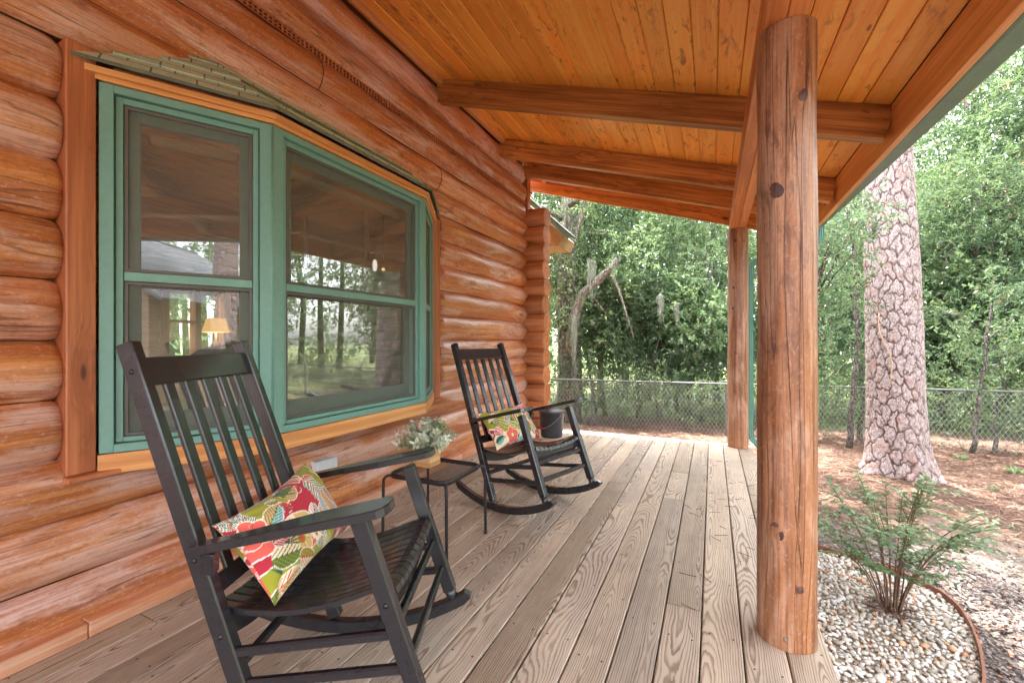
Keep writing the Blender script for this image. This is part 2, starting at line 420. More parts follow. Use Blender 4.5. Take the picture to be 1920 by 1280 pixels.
CHAIR = paint('black_lacquered_wood', (0.021, 0.021, 0.026), 0.24, 0.08, 0.015, 22, hexc(120, 116, 112), 0.02, coat=0.35)
BOLT = paint('dark_bolt_metal', (0.05, 0.05, 0.055), 0.3, 0.1, metallic=0.8)
TABM = paint('dark_grey_table_metal', (0.030, 0.029, 0.036), 0.38, 0.1, 0.02, 40, metallic=0.3)
BUCK = paint('dark_slate_bucket_metal', (0.045, 0.047, 0.062), 0.42, 0.1, 0.03, 30, hexc(130, 130, 130), 0.06)
WIRE = paint('bright_bail_wire', (0.42, 0.41, 0.40), 0.3, 0.05, metallic=0.9)
GRIP = paint('red_turned_wood_grip', hexc(170, 70, 50), 0.5, 0.1)
GALV = paint('galvanised_steel', hexc(124, 126, 126), 0.5, 0.1, metallic=0.35)
MESHW = paint('fence_wire', hexc(176, 178, 178), 0.5, 0.1, metallic=0.2)
OUTL = paint('grey_weather_cover', hexc(214, 220, 224), 0.5, 0.04)
EDGM = paint('brown_edging_strip', hexc(132, 82, 58), 0.6, 0.15, 0.1, 30)
SHING = None

def shingle_mat(name, a, b, rows):
    t = NT(name); g = t.attr('gc'); co = t.n('ShaderNodeTexCoord').outputs['Object']
    n1 = t.noise(co, 260.0, 2.0); n2 = t.noise(co, 8.0, 3.0)
    c = t.mix(t.ss(n1, 0.35, 0.65), a, b)
    br = t.n('ShaderNodeTexBrick'); t.put(br.inputs['Vector'], g)
    br.inputs['Scale'].default_value = rows; br.inputs['Mortar Size'].default_value = 0.012
    br.inputs['Color1'].default_value = (1, 1, 1, 1); br.inputs['Color2'].default_value = (0.72, 0.74, 0.72, 1); br.inputs['Mortar'].default_value = (0.25, 0.25, 0.25, 1)
    c = t.mix(1.0, c, br.outputs['Color'], 'MULTIPLY')
    c = t.mix(t.mul(t.ss(n2, 0.45, 0.7), 0.3), c, tuple(q * 0.7 for q in a))
    return t.end(t.bsdf(c, 0.9, t.bump(t.add(n1, t.mul(br.outputs['Fac'], -1.5)), 0.5, 0.004)))
SHING = shingle_mat('green_grey_shingles', hexc(172, 190, 168), hexc(212, 222, 200), 3.2)
SHROOF = shingle_mat('grey_roof_shingles', hexc(96, 102, 110), hexc(134, 138, 146), 2.0)

def glass_mat():
    t = NT('window_glass')
    fr = t.n('ShaderNodeFresnel'); fr.inputs[0].default_value = 1.75
    co = t.n('ShaderNodeTexCoord').outputs['Object']
    wav = t.noise(co, 1.4, 1.0)
    nb = t.bump(wav, 0.02, 0.02)
    gl = t.n('ShaderNodeBsdfGlossy'); gl.inputs['Roughness'].default_value = 0.0; gl.inputs[0].default_value = (0.95, 0.97, 0.96, 1)
    t.put(gl.inputs['Normal'], nb)
    tr = t.n('ShaderNodeBsdfTransparent'); tr.inputs[0].default_value = (0.86, 0.90, 0.88, 1)
    mx = t.n('ShaderNodeMixShader')
    t.put(mx.inputs[0], t.add(t.mul(fr.outputs[0], 1.0), 0.22))
    t.t.links.new(tr.outputs[0], mx.inputs[1]); t.t.links.new(gl.outputs[0], mx.inputs[2])
    return t.end(mx)
GLASS = glass_mat()

def screen_mat():
    t = NT('insect_screen_mesh')
    df = t.n('ShaderNodeBsdfDiffuse'); df.inputs[0].default_value = (*hexc(150, 152, 144), 1)
    tr = t.n('ShaderNodeBsdfTransparent')
    co = t.n('ShaderNodeTexCoord').outputs['Object']
    n1 = t.noise(co, 14.0, 3.0); sp = t.noise(co, 110.0, 2.0)
    mx = t.n('ShaderNodeMixShader')
    t.put(mx.inputs[0], t.add(t.add(0.23, t.mul(n1, 0.12)), t.mul(t.ss(sp, 0.72, 0.78), 0.35)))
    t.t.links.new(tr.outputs[0], mx.inputs[1]); t.t.links.new(df.outputs[0], mx.inputs[2])
    return t.end(mx)
SCREEN = screen_mat()

# ------------------------------------------------------------------ camera, light, sky
F, CX, CY, H = 810.0, 960.0, 637.0, 1.16
YAW = math.atan((1336 - 960) / F)
CA, SA = cos(YAW), sin(YAW)
cam = bpy.data.cameras.new('camera'); co = bpy.data.objects.new('camera', cam); COL.objects.link(co)
co.location = (0, 0, H); co.rotation_euler = (pi / 2, 0, YAW)
cam.sensor_width = 36; cam.lens = 36 * F / 1920; cam.shift_y = -(640 - CY) / 1920
cam.clip_start = 0.02; cam.clip_end = 500
SC.camera = co

def far(px, d, z=0.0):
    """ground position d metres deep along the view, used to lay out the yard"""
    u = (px - CX) / F
    return V((u * CA - SA) * d, (u * SA + CA) * d, z)

SUN_EL, SUN_AZ = radians(75), radians(-20)      # azimuth from +Y towards +X
w = bpy.data.worlds.new('World'); SC.world = w; w.use_nodes = True
nt = w.node_tree; bg = nt.nodes['Background']
sky = nt.nodes.new('ShaderNodeTexSky'); sky.sky_type = 'NISHITA'; sky.sun_disc = False
sky.sun_elevation = SUN_EL; sky.sun_rotation = SUN_AZ; sky.air_density = 1.0; sky.dust_density = 2.5; sky.ozone_density = 0.6
hs = nt.nodes.new('ShaderNodeHueSaturation'); hs.inputs['Saturation'].default_value = 0.25
nt.links.new(sky.outputs[0], hs.inputs['Color']); nt.links.new(hs.outputs[0], bg.inputs[0])
bg.inputs[1].default_value = 0.15
sl = bpy.data.lights.new('sun', 'SUN'); sl.energy = 2.0; sl.angle = radians(0.6); sl.color = (1.0, 0.95, 0.87)
so = bpy.data.objects.new('sun', sl); COL.objects.link(so)
sd = Vector((cos(SUN_EL) * sin(SUN_AZ), cos(SUN_EL) * cos(SUN_AZ), sin(SUN_EL)))
so.rotation_euler = (-sd).to_track_quat('-Z', 'Y').to_euler(); so.location = sd * 40
SC.view_settings.view_transform = 'Standard'; SC.view_settings.look = 'None'
SC.view_settings.exposure = 3.72; SC.view_settings.gamma = 1.0
cy = SC.cycles
cy.use_adaptive_sampling = True; cy.adaptive_threshold = 0.02
cy.max_bounces = 7; cy.diffuse_bounces = 4; cy.glossy_bounces = 4; cy.transmission_bounces = 4; cy.transparent_max_bounces = 12
cy.use_denoising = True; cy.caustics_reflective = False; cy.caustics_refractive = False
cy.sample_clamp_indirect = 6.0

# ------------------------------------------------------------------ ground
def sstep(x, a, b):
    q = np.clip((np.asarray(x, float) - a) / (b - a), 0, 1); return q * q * (3 - 2 * q)
def gz(x, y):
    x = np.asarray(x, float); y = np.asarray(y, float)
    d = np.hypot(np.maximum(x - 0.4, 0), np.maximum(y - 5.4, 0))
    return -0.5 - 0.25 * sstep(d, 0.8, 5.0) + 0.025 * np.sin(x * 1.7 + 0.4 * y) * np.sin(y * 1.3) * sstep(d, 0.5, 2)

def ground_material():
    t = NT('ground_cover'); co = t.n('ShaderNodeTexCoord').outputs['Object']
    x, y, z = t.sep(co)
    n0 = t.noise(co, 0.9, 4.0, 0.6); n1 = t.noise(co, 5.0, 4.0, 0.6); n2 = t.noise(co, 40.0, 4.0, 0.65); n3 = t.noise(co, 140.0, 2.0)
    # needle-like streaks in two directions
    s1 = t.noise(t.vmul(co, (90.0, 16.0, 10.0)), 1.0, 3.0, 0.6, 0.8); s2 = t.noise(t.vmul(co, (15.0, 85.0, 10.0)), 1.0, 3.0, 0.6, 0.8)
    st = t.mix(0.5, t.comb(s1, s1, s1), t.comb(s2, s2, s2)); sv = t.sep(st)[0]
    straw = t.mix(t.ss(sv, 0.40, 0.60), hexc(66, 53, 45), hexc(120, 92, 74))
    straw = t.mix(t.mul(t.ss(n1, 0.42, 0.62), 0.4), straw, hexc(108, 72, 56))
    chips = t.vor(t.vmul(co, (60.0, 60.0, 20.0)), 1.0); cr = t.sep(chips.outputs['Color'])[0]
    mulch = t.ramp(cr, [(0.0, hexc(76, 66, 62)), (0.4, hexc(118, 106, 102)), (0.75, hexc(150, 138, 132)), (1.0, hexc(132, 92, 70))])
    mulch = t.mix(t.ss(chips.outputs['Distance'], 0.35, 0.6), mulch, hexc(70, 60, 56))
    sand = t.mix(t.ss(n2, 0.4, 0.62), hexc(122, 110, 100), hexc(98, 86, 76))
    gn = t.noise(t.vmul(co, (3.0, 3.0, 3.0)), 1.0, 6.0, 0.7)
    grass = t.mix(t.ss(gn, 0.35, 0.65), hexc(80, 94, 50), hexc(128, 132, 84))
    grass = t.mix(t.mul(t.ss(n3, 0.4, 0.7), 0.4), grass, hexc(92, 108, 56))
    # zones: mulch path near the porch, straw beyond it, lawn past the fence and to the right
    dist = t.add(t.mul(y, 0.90), t.mul(x, -0.22))
    dist = t.add(dist, t.mul(t.sub(n0, 0.5), 1.6))
    c = t.mix(t.ss(dist, 3.35, 3.8), mulch, sand)
    c = t.mix(t.ss(t.add(dist, t.mul(t.sub(n1, 0.5), 0.8)), 3.8, 4.35), c, straw)
    c = t.mix(t.ss(t.add(t.sub(y, t.mul(x, 0.14)), t.mul(t.sub(n0, 0.5), 2.5)), 10.6, 11.8), c, grass)
    c = t.mix(t.ss(t.add(x, t.mul(t.sub(n0, 0.5), 3.0)), 8.0, 10.0), c, grass)
    sh = t.add(t.add(sv, n2), t.mul(t.ss(chips.outputs['Distance'], 0.0, 0.5), 0.5))
    return t.end(t.bsdf(c, 0.92, t.bump(sh, 0.6, 0.012)))

b = MB()
xs = np.concatenate([np.linspace(-90, -8, 12)[:-1], np.linspace(-8, 14, 90), np.linspace(14, 120, 14)[1:]])
ys = np.concatenate([np.linspace(-90, -6, 12)[:-1], np.linspace(-6, 16, 90), np.linspace(16, 140, 14)[1:]])
X, Y = np.meshgrid(xs, ys, indexing='ij')
vv = np.stack([X, Y, gz(X, Y)], -1).reshape(-1, 3); ny = len(ys)
ff = [(i * ny + j, (i + 1) * ny + j, (i + 1) * ny + j + 1, i * ny + j + 1) for i in range(len(xs) - 1) for j in range(ny - 1)]
b.add(vv, ff, smooth=True)
tag(b.build('ground', ground_material()), kind='structure')

# ---- pine needles and chips lying on the ground
def needles(n, xr, yr, test, L, wd, colr, up=0.012, seed=1):
    R = np.random.RandomState(seed)
    x = R.uniform(*xr, n); y = R.uniform(*yr, n); ok = test(x, y, R); x, y = x[ok], y[ok]; n = len(x)
    a = R.uniform(0, 2 * pi, n); l = R.uniform(*L, n) / 2; ww = R.uniform(*wd, n) / 2
    z0 = gz(x, y) + R.uniform(0.002, up, n)
    dx, dy = np.cos(a), np.sin(a); cv = R.uniform(-0.25, 0.25, n); lift = R.uniform(-0.010, 0.010, n)
    vs = np.zeros((n, 6, 3))
    for k, tt in enumerate((-1, 0, 1)):
        mx = x + dx * l * tt - dy * cv * l * (tt * tt); my = y + dy * l * tt + dx * cv * l * (tt * tt)
        zz = z0 + lift * tt + 0.004
        vs[:, 2 * k] = np.stack([mx - dy * ww, my + dx * ww, zz], 1); vs[:, 2 * k + 1] = np.stack([mx + dy * ww, my - dx * ww, zz + ww * 0.5], 1)
    i = np.arange(n) * 6
    f = np.concatenate([np.stack([i, i + 1, i + 3, i + 2], 1), np.stack([i + 2, i + 3, i + 5, i + 4], 1)])
    m = MB(); m.add(vs.reshape(-1, 3), f.tolist(), None, np.repeat(R.rand(n), 6)); return m
def ramp_mat(name, stops, rough=0.8):
    t = NT(name); return t.end(t.bsdf(t.ramp(t.attr('rnd', 'Fac'), stops), rough))
NEEDLE = ramp_mat('dry_pine_needles', [(0, hexc(58, 42, 34)), (0.35, hexc(98, 66, 51)), (0.7, hexc(128, 92, 73)), (1, hexc(168, 140, 119))])
CHIP = ramp_mat('mulch_chips', [(0, hexc(66, 56, 54)), (0.4, hexc(112, 100, 94)), (0.75, hexc(134, 122, 114)), (0.93, hexc(156, 144, 134)), (1, hexc(176, 104, 66))])
def straw_zone(x, y, R):
    d = 0.90 * y - 0.22 * x; p = sstep(d + R.uniform(-1.2, 0.4, len(x)), 3.7, 4.4)
    return (R.rand(len(x)) < p) & (y < 10.2 + 0.14 * x) & ~((x < 0.45) & (y < 5.5))
tag(needles(95000, (-2.6, 8.0), (3.0, 10.8), straw_zone, (0.07, 0.18), (0.004, 0.009), None, seed=2).build('pine_straw', NEEDLE),
    'rust brown pine needles carpeting the ground round the big pine', 'pine straw', kind='stuff')
def edging_pts():
    P = np.array([(0.40, 4.16), (0.60, 4.12), (0.83, 4.04), (1.03, 3.96), (1.21, 3.82), (1.325, 3.66), (1.35, 3.50), (1.325, 3.30), (1.27, 3.08), (1.19, 2.85), (1.06, 2.55), (0.90, 2.25), (0.76, 1.9), (0.66, 1.4), (0.62, 0.6), (0.6, -1.0)])
    t = np.arange(len(P)); tt = np.linspace(0, len(P) - 1, 90)
    Q = np.stack([np.interp(tt, t, P[:, 0]), np.interp(tt, t, P[:, 1])], 1)
    for _ in range(3): Q[1:-1] = (Q[:-2] + 2 * Q[1:-1] + Q[2:]) / 4
    return Q
EDG = edging_pts()
POLY = np.vstack([[(0.34, -1.0), (0.34, 4.16)], EDG])
def inpoly(x, y, P=POLY):
    x = np.asarray(x); y = np.asarray(y); r = np.zeros(x.shape, bool); j = len(P) - 1
    for i in range(len(P)):
        a, c = P[i], P[j]
        with np.errstate(divide='ignore', invalid='ignore'):
            k = ((a[1] > y) != (c[1] > y)) & (x < (c[0] - a[0]) * (y - a[1]) / (c[1] - a[1] + 1e-12) + a[0])
        r ^= k; j = i
    return r
def mulch_zone(x, y, R):
    d = 0.90 * y - 0.22 * x; p = 1 - sstep(d + R.uniform(-0.5, 0.8, len(x)), 3.5, 4.3)
    return (R.rand(len(x)) < p) & ~inpoly(x, y) & (x > 0.6) & (0.4 * x + y > 1.6)
m = needles(30000, (0.6, 5.5), (0.3, 5.0), mulch_zone, (0.012, 0.05), (0.006, 0.018), None, 0.016, seed=5)
tag(m.build('mulch_chips', CHIP), 'grey brown wood chips scattered over the path beside the pebble bed', 'mulch', kind='stuff')
m = needles(900, (0.9, 4.5), (1.0, 4.6), lambda x, y, R: ~inpoly(x, y), (0.05, 0.13), (0.003, 0.005), None, 0.018, seed=8)
tag(m.build('fallen_pine_needles', NEEDLE), 'loose rust coloured pine needles fallen on the grey mulch', 'pine needles', kind='stuff')

# ---- pebble bed: a sheet under thousands of pale stones
b = MB(); n = len(POLY); cz = np.append(POLY, gz(POLY[:, 0], POLY[:, 1])[:, None] + 0.012, 1)
b.add(cz, [tuple(reversed(range(n)))])
tag(b.build('pebble_bed', paint('pebble_bed_soil', hexc(156, 142, 126), 0.9, 0.3, 0.6, 60)), kind='structure')
def ico(sub):
    import bmesh
    bm = bmesh.new(); bmesh.ops.create_icosphere(bm, subdivisions=sub, radius=1)
    v = np.array([q.co[:] for q in bm.verts]); f = [[q.index for q in p.verts] for p in bm.faces]; bm.free(); return v, f
IV, IF = ico(2)
R = np.random.RandomState(4); b = MB(); cnt = 0
pts = []
for _ in range(24000):
    x, y = R.uniform(0.34, 1.36), R.uniform(0.9, 4.16); pts.append((x, y))
pts = np.array(pts); pts = pts[inpoly(pts[:, 0], pts[:, 1])]
grid = {}; keep = []
for x, y in pts:
    s = R.uniform(0.0085, 0.017) if R.rand() < .9 else R.uniform(.017, .023); k = (int(x / 0.03), int(y / 0.03)); ok = True
    for i in (-1, 0, 1):
        for j in (-1, 0, 1):
            for (px, py, ps) in grid.get((k[0] + i, k[1] + j), ()):
                if (px - x) ** 2 + (py - y) ** 2 < (0.80 * (s + ps)) ** 2: ok = False
    if ok: grid.setdefault(k, []).append((x, y, s)); keep.append((x, y, s))
IVl, IFl = IV, IF
F_all = np.array(IFl)
VV = []; RR = []; 
for (x, y, s) in keep:
    sc = V(s * R.uniform(1.0, 1.5), s * R.uniform(0.75, 1.0), s * R.uniform(0.5, 0.8))
    ph = R.uniform(0, 6.28, 3); v = IVl * (1 + 0.10 * np.sin(2.3 * IVl[:, [1, 2, 0]] + ph)) * sc
    a, c = R.uniform(0, 2 * pi), R.uniform(-0.5, 0.5)
    A = np.array([[cos(a), -sin(a), 0], [sin(a), cos(a), 0], [0, 0, 1]]) @ np.array([[cos(c), 0, sin(c)], [0, 1, 0], [-sin(c), 0, cos(c)]])
    VV.append(v @ A.T + V(x, y, gz(x, y) + 0.014 + s * 0.35 + R.uniform(0, 0.006))); RR.append(R.rand())
nv = len(IVl)
FF = (F_all[None] + (np.arange(len(VV)) * nv)[:, None, None]).reshape(-1, 3)
b.add(np.vstack(VV), FF.tolist(), None, np.repeat(RR, nv), True)
t = NT('river_pebbles'); c = t.ramp(t.attr('rnd', 'Fac'), [(0, hexc(142, 131, 118)), (0.2, hexc(184, 175, 162)), (0.5, hexc(208, 201, 192)), (0.85, hexc(224, 220, 214)), (0.94, hexc(204, 160, 122)), (1, hexc(180, 112, 78))])
cc = t.n('ShaderNodeTexCoord').outputs['Object']
c = t.mix(t.mul(t.ss(t.noise(cc, 120, 3), 0.45, 0.7), 0.35), c, hexc(170, 150, 132))
tag(b.build('pebbles', t.end(t.bsdf(c, 0.55))), 'pale rounded river pebbles filling the bed beside the deck', 'pebbles', kind='stuff')
m = needles(260, (0.4, 1.35), (1.2, 4.1), lambda x, y, R: inpoly(x, y), (0.04, 0.11), (0.0025, 0.004), None, 0.03, seed=9)
for q in m.v: q[:, 2] += 0.028
tag(m.build('needles_on_pebbles', NEEDLE), 'stray pine needles caught among the pale pebbles', 'pine needles', kind='stuff')
# ---- edging
b = MB(); n = len(EDG); z = gz(EDG[:, 0], EDG[:, 1])
tn = np.gradient(EDG, axis=0); tn /= np.linalg.norm(tn, axis=1)[:, None]; nm = np.stack([-tn[:, 1], tn[:, 0]], 1) * 0.006
sec = []
for k, (o, zz) in enumerate(((-1, -0.04), (-1, 0.062), (1, 0.062), (1, -0.04))):
    sec.append(np.column_stack([EDG + nm * o, z + zz]))
vv = np.stack(sec, 1).reshape(-1, 3)
ff = [(4 * i + k, 4 * i + (k + 1) % 4, 4 * i + 4 + (k + 1) % 4, 4 * i + 4 + k) for i in range(n - 1) for k in range(4)] + [(0, 3, 2, 1), (4 * n - 4, 4 * n - 3, 4 * n - 2, 4 * n - 1)]
b.add(vv, ff)
e = b.build('garden_edging', EDGM); tag(e, 'curved brown edging strip holding back the white pebbles', 'edging')
for i in (8, 26, 44, 60):
    b = MB(); p = V(*EDG[i], z[i] + 0.02); tv = V(*tn[i], 0); b.box(p - V(nm[i][0], nm[i][1], 0) * -1.6, tv * 0.012, V(-tn[i][1], tn[i][0], 0) * 0.005, V(0, 0, 0.05), 0.002)
    b.build('stake', EDGM, e)
# ------------------------------------------------------------------ log cabin
XW = -2.24                      # face of the logs
XC, RL = -2.38, 0.14            # log axis and radius
PITCH = 0.2326
cab = empty('log_cabin', (XW, 2.0, 0)); CABI = Matrix.Translation(Vector((-XW, -2.0, 0)))
tag(cab, 'honey stained log cabin wall with a green framed bay window', 'cabin')
def child(o, parent):
    """parent without moving"""
    o.parent = parent
    o.matrix_parent_inverse = parent.matrix_basis.inverted() if parent.parent is None else (parent.parent.matrix_basis @ parent.matrix_basis).inverted()
    return o
def part(mb, name, mat, parent):
    o = mb.build(name, mat); o.parent = parent
    chain = []; q = parent
    while q is not None: chain.append(q.location.copy()); q = q.parent
    off = sum(chain, Vector((0, 0, 0)))
    o.location = -off
    return o

def log(mb, z0, z1, y0, y1, dome0=False, dome1=False, rnd=None, dp=2, dk=.86):
    """horizontal log between seam heights, front half only, with a wavering girth"""
    rnd = random.random() if rnd is None else rnd
    zc, hp = (z0 + z1) / 2, (z1 - z0) / 2; r = RL
    n = max(2, int((y1 - y0) / 0.09)); ys = list(np.linspace(y0, y1, n + 1))
    def ends(yy):
        f = 1.0
        if dome1:
            q = (yy - (y1 - 0.10)) / 0.10
            if q > 0: f = min(f, sqrt(max(0.0, 1 - q ** dp * dk)))
        if dome0:
            q = ((y0 + 0.10) - yy) / 0.10
            if q > 0: f = min(f, sqrt(max(0.0, 1 - q * q * 0.5)))
        return f
    if dome1: ys = [q for q in ys if q < y1 - 0.11] + list(y1 - 0.10 * np.array([1, .8, .6, .45, .3, .2, .1, .04, 0]))
    if dome0: ys = list(y0 + 0.10 * np.array([0, .04, .1, .2, .35, .55, .8, 1])) + [q for q in ys if q > y0 + 0.11]
    A = math.asin(min(1, hp / r)); na = 14
    ph = [random.uniform(0, 6.28) for _ in range(4)]
    vs, gs = [], []
    for yy in ys:
        wv = 0.004 * sin(yy * 2.1 + ph[0]) + 0.003 * sin(yy * 5.3 + ph[1])
        for k in range(na + 1):
            a = -A + 2 * A * k / na; f = ends(yy)
            rr = r + wv * cos(a) + 0.0025 * sin(yy * 7 + a * 3 + ph[2])
            vs.append((XC + rr * cos(a) * f + (XW - XC) * 0, yy, zc + rr * sin(a) * (0.4 + 0.6 * f if f < 1 else 1)))
            gs.append((yy + rnd * 37, rr * cos(a), rr * sin(a)))
    m = na + 1
    fs = [(i * m + k, i * m + k + 1, (i + 1) * m + k + 1, (i + 1) * m + k) for i in range(len(ys) - 1) for k in range(na)]
    fs = [tuple(reversed(f)) for f in fs]
    mb.add(vs, fs, gs, rnd, True)
    b0 = mb.n - len(vs)
    for i, rev in ((0, False), (len(ys) - 1, True)):
        ring = [b0 + i * m + k for k in range(m)]
        c = len(mb.v); mb.add([(XC - 0.02, ys[i], zc - hp * 0.98), (XC - 0.02, ys[i], zc + hp * 0.98)], [], [(0, 0, 0)] * 2, rnd)
        q = ring + [mb.n - 1, mb.n - 2]
        mb.f.append(tuple(reversed(q)) if rev else tuple(q)); mb.sm.append(False)

seams = [0.46 + PITCH * k for k in range(-2, 9)]        # 0 .. 2.32
seams[0] = 0.0
lg = MB(); Y0, YE = -4.2, 5.33
WL, WR = 0.802, 3.285
for a_, b_ in zip(seams[:-1], seams[1:]):
    if b_ > 0.70 and a_ < 2.30:
        log(lg, a_, b_, Y0, WL, dome1=True, dp=3, dk=.62); log(lg, a_, b_, WR, YE)
    else: log(lg, a_, b_, Y0, YE)
for a_, b_, dm in ((2.3208, 2.535, 0), (2.535, 2.755, 0), (2.755, 2.958, 1), (2.990, 3.225, 1), (3.225, 3.50, 1)):
    cut = random.choice([0, 0])
    log(lg, a_, b_, Y0, YE + (0.03 if dm else 0), dome1=bool(dm))
part(lg, 'log_wall', LOG, cab)
# wall body behind the logs, with the opening of the window left out
b = MB(); xb0, xb1 = -2.60, -2.33
b.bb((xb0, Y0, 0.0), (xb1, WL - 0.02, 3.56), 1); b.bb((xb0, WR + 0.02, 0.0), (xb1, 5.36, 3.56), 1)
b.bb((xb0, WL - 0.02, 0.0), (xb1, WR + 0.02, 0.66), 1); b.bb((xb0, WL - 0.02, 2.28), (xb1, WR + 0.02, 3.56), 1)
part(b, 'wall_core', INTW, cab)
# butt joints in the long logs: a thin dark line round the log
JGAP = paint('joint_gap', (0.02, 0.012, 0.008), 0.9)
for yj, z0, z1 in ((1.98, 2.755, 2.958), (3.30, 2.535, 2.755)):
    b = MB(); zc = (z0 + z1) / 2; A = math.asin((z1 - z0) / 2 / RL); pl = [(XC + (RL + 0.0035) * cos(a), yj, zc + (RL + 0.0035) * sin(a)) for a in np.linspace(-A, A, 14)]
    b.tube(pl, 0.0022, 5)
    part(b, 'log_joint', JGAP, cab)
# vent lattice strip between the logs
b = MB(); b.bb((-2.40, Y0, 2.946), (-2.278, 5.30, 3.000), 1)
part(b, 'vent_backing', paint('vent_shadow', hexc(52, 34, 22), 0.9), cab)
b = MB()
for y in np.arange(-1.5, 5.28, 0.030): b.bb((-2.270, y, 2.950), (-2.264, y + 0.012, 2.998), 2, 0.001)
for z in (2.954, 2.974, 2.994): b.bb((-2.276, -1.5, z - 0.004), (-2.271, 5.28, z + 0.004), 1, 0.001)
part(b, 'vent_lattice', BOARD, cab)
# base board where wall meets deck
b = MB(); ys = [-4.2, -1.0, 0.83, 3.6, 5.27]
for a_, c_ in zip(ys[:-1], ys[1:]): b.bb((-2.30, a_ + 0.0015, 0.001), (-2.197, c_ - 0.0015, 0.062), 1, 0.004)
part(b, 'base_board', wood('faded_base_board', hexc(222, 162, 122), hexc(190, 116, 76), hexc(90, 50, 40), pale=hexc(220, 190, 170), rough=.55, knots=.2, vary=.2, stain=hexc(140, 84, 60), stain_amt=.4), cab)
# top trim at the ceiling
b = MB(); b.box(V(-2.215, 0.9, 3.475), V(0, 5.05, 0), V(0.02, 0, -0.006), V(0.009, 0, 0.03), 0.003)
part(b, 'ceiling_trim', TRIM, cab)
# stacked corner logs crossing at the end of the wall
b = MB(); be = MB(); TC, XE = 5.42, -2.005
z0 = -0.005
cs = [z0] + [0.576 + PITCH * k for k in range(-2, 11)]
for k, (a_, b_) in enumerate(zip(cs[:-1], cs[1:])):
    zc = (a_ + b_) / 2; hp = (b_ - a_) / 2; r = 0.14; A = math.asin(min(1, hp / r)); rnd = random.random()
    xe = XE + random.uniform(-0.012, 0.010); na = 10
    ang = list(np.linspace(pi - A, pi + A, na + 1))     # -Y side
    ang2 = list(np.linspace(-A, A, na + 1))
    prof = [(TC + r * cos(q), zc + r * sin(q) * 1.0) for q in ang] + [(TC + r * cos(q), zc + r * sin(q)) for q in ang2]
    prof = [(y_, min(max(z_, zc - hp), zc + hp)) for y_, z_ in prof]
    n = len(prof); xs_ = [-2.6, -2.4, -2.2, xe - 0.006, xe]; vs, gs = [], []
    for i, x_ in enumerate(xs_):
        sh = 0.965 if i == 4 else 1.0
        for (y_, z_) in prof: vs.append((x_, TC + (y_ - TC) * sh, zc + (z_ - zc) * sh)); gs.append((x_ + rnd * 37, y_ - TC, z_ - zc))
    fs = [(i * n + j, i * n + (j + 1) % n, (i + 1) * n + (j + 1) % n, (i + 1) * n + j) for i in range(4) for j in range(n)]
    fs = [tuple(reversed(f)) for f in fs]
    b.add(vs, fs, gs, rnd, True)
    be.add([(xe + 0.0005, TC + (y_ - TC) * .965, zc + (z_ - zc) * .965) for y_, z_ in prof], [tuple(reversed(range(n)))], [(rnd * 37, y_ - TC, z_ - zc) for y_, z_ in prof], rnd)
part(b, 'corner_log_stack', CORNER, cab); part(be, 'log_end_faces', LOGEND, cab)
b = MB(); b.bb((-2.31, 5.36, 2.90), (-2.255, 5.46, 3.40), 2, 0.004); b.bb((-2.6, 5.37, 2.88), (-2.33, 5.45, 3.45), 2, 0.003)
part(b, 'corner_trim_board', BOARD, cab)
# gable rake of the wing beyond the corner
b = MB(); b.beam((-2.75, 6.06, 3.49), (-1.885, 6.06, 2.665), 0.03, 0.085, (0, 1, 0), 0.003)
rk = part(b, 'rake_fascia', GREEN, cab)
b = MB(); b.prism([(-2.75, 6.09, 3.40), (-2.0, 6.09, 2.70), (-2.07, 6.09, 2.55), (-2.75, 6.09, 2.60)], V(0, 0.6, 0), 0.3, (0.7, 0, -0.7))
part(b, 'rake_soffit', wood('pale_soffit_wood', hexc(196, 172, 132), hexc(168, 138, 96), hexc(110, 80, 56), rough=.6, knots=.1), cab)
b = MB(); b.beam((-2.8, 6.2, 3.56), (-1.87, 6.2, 2.69), 0.42, 0.02, (0, 1, 0), 0.002)
part(b, 'wing_roof', SHROOF, cab)
# far and hidden sides of the cabin: end wall with an interior behind the glass
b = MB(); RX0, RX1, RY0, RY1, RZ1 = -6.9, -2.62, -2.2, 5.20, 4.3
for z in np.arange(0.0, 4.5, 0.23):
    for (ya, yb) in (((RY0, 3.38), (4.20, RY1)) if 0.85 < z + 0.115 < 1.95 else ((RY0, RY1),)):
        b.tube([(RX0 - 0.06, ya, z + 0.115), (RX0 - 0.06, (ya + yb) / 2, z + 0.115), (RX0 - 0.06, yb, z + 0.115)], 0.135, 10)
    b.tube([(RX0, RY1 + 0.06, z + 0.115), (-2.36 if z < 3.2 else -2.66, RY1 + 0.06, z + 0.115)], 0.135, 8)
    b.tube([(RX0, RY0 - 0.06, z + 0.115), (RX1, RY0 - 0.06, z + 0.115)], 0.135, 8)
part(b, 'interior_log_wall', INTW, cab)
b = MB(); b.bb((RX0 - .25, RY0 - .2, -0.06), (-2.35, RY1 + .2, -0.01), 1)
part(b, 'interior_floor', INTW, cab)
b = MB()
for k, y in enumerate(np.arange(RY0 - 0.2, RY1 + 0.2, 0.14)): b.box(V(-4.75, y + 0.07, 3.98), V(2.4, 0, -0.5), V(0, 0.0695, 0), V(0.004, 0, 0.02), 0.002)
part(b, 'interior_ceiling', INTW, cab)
b = MB()
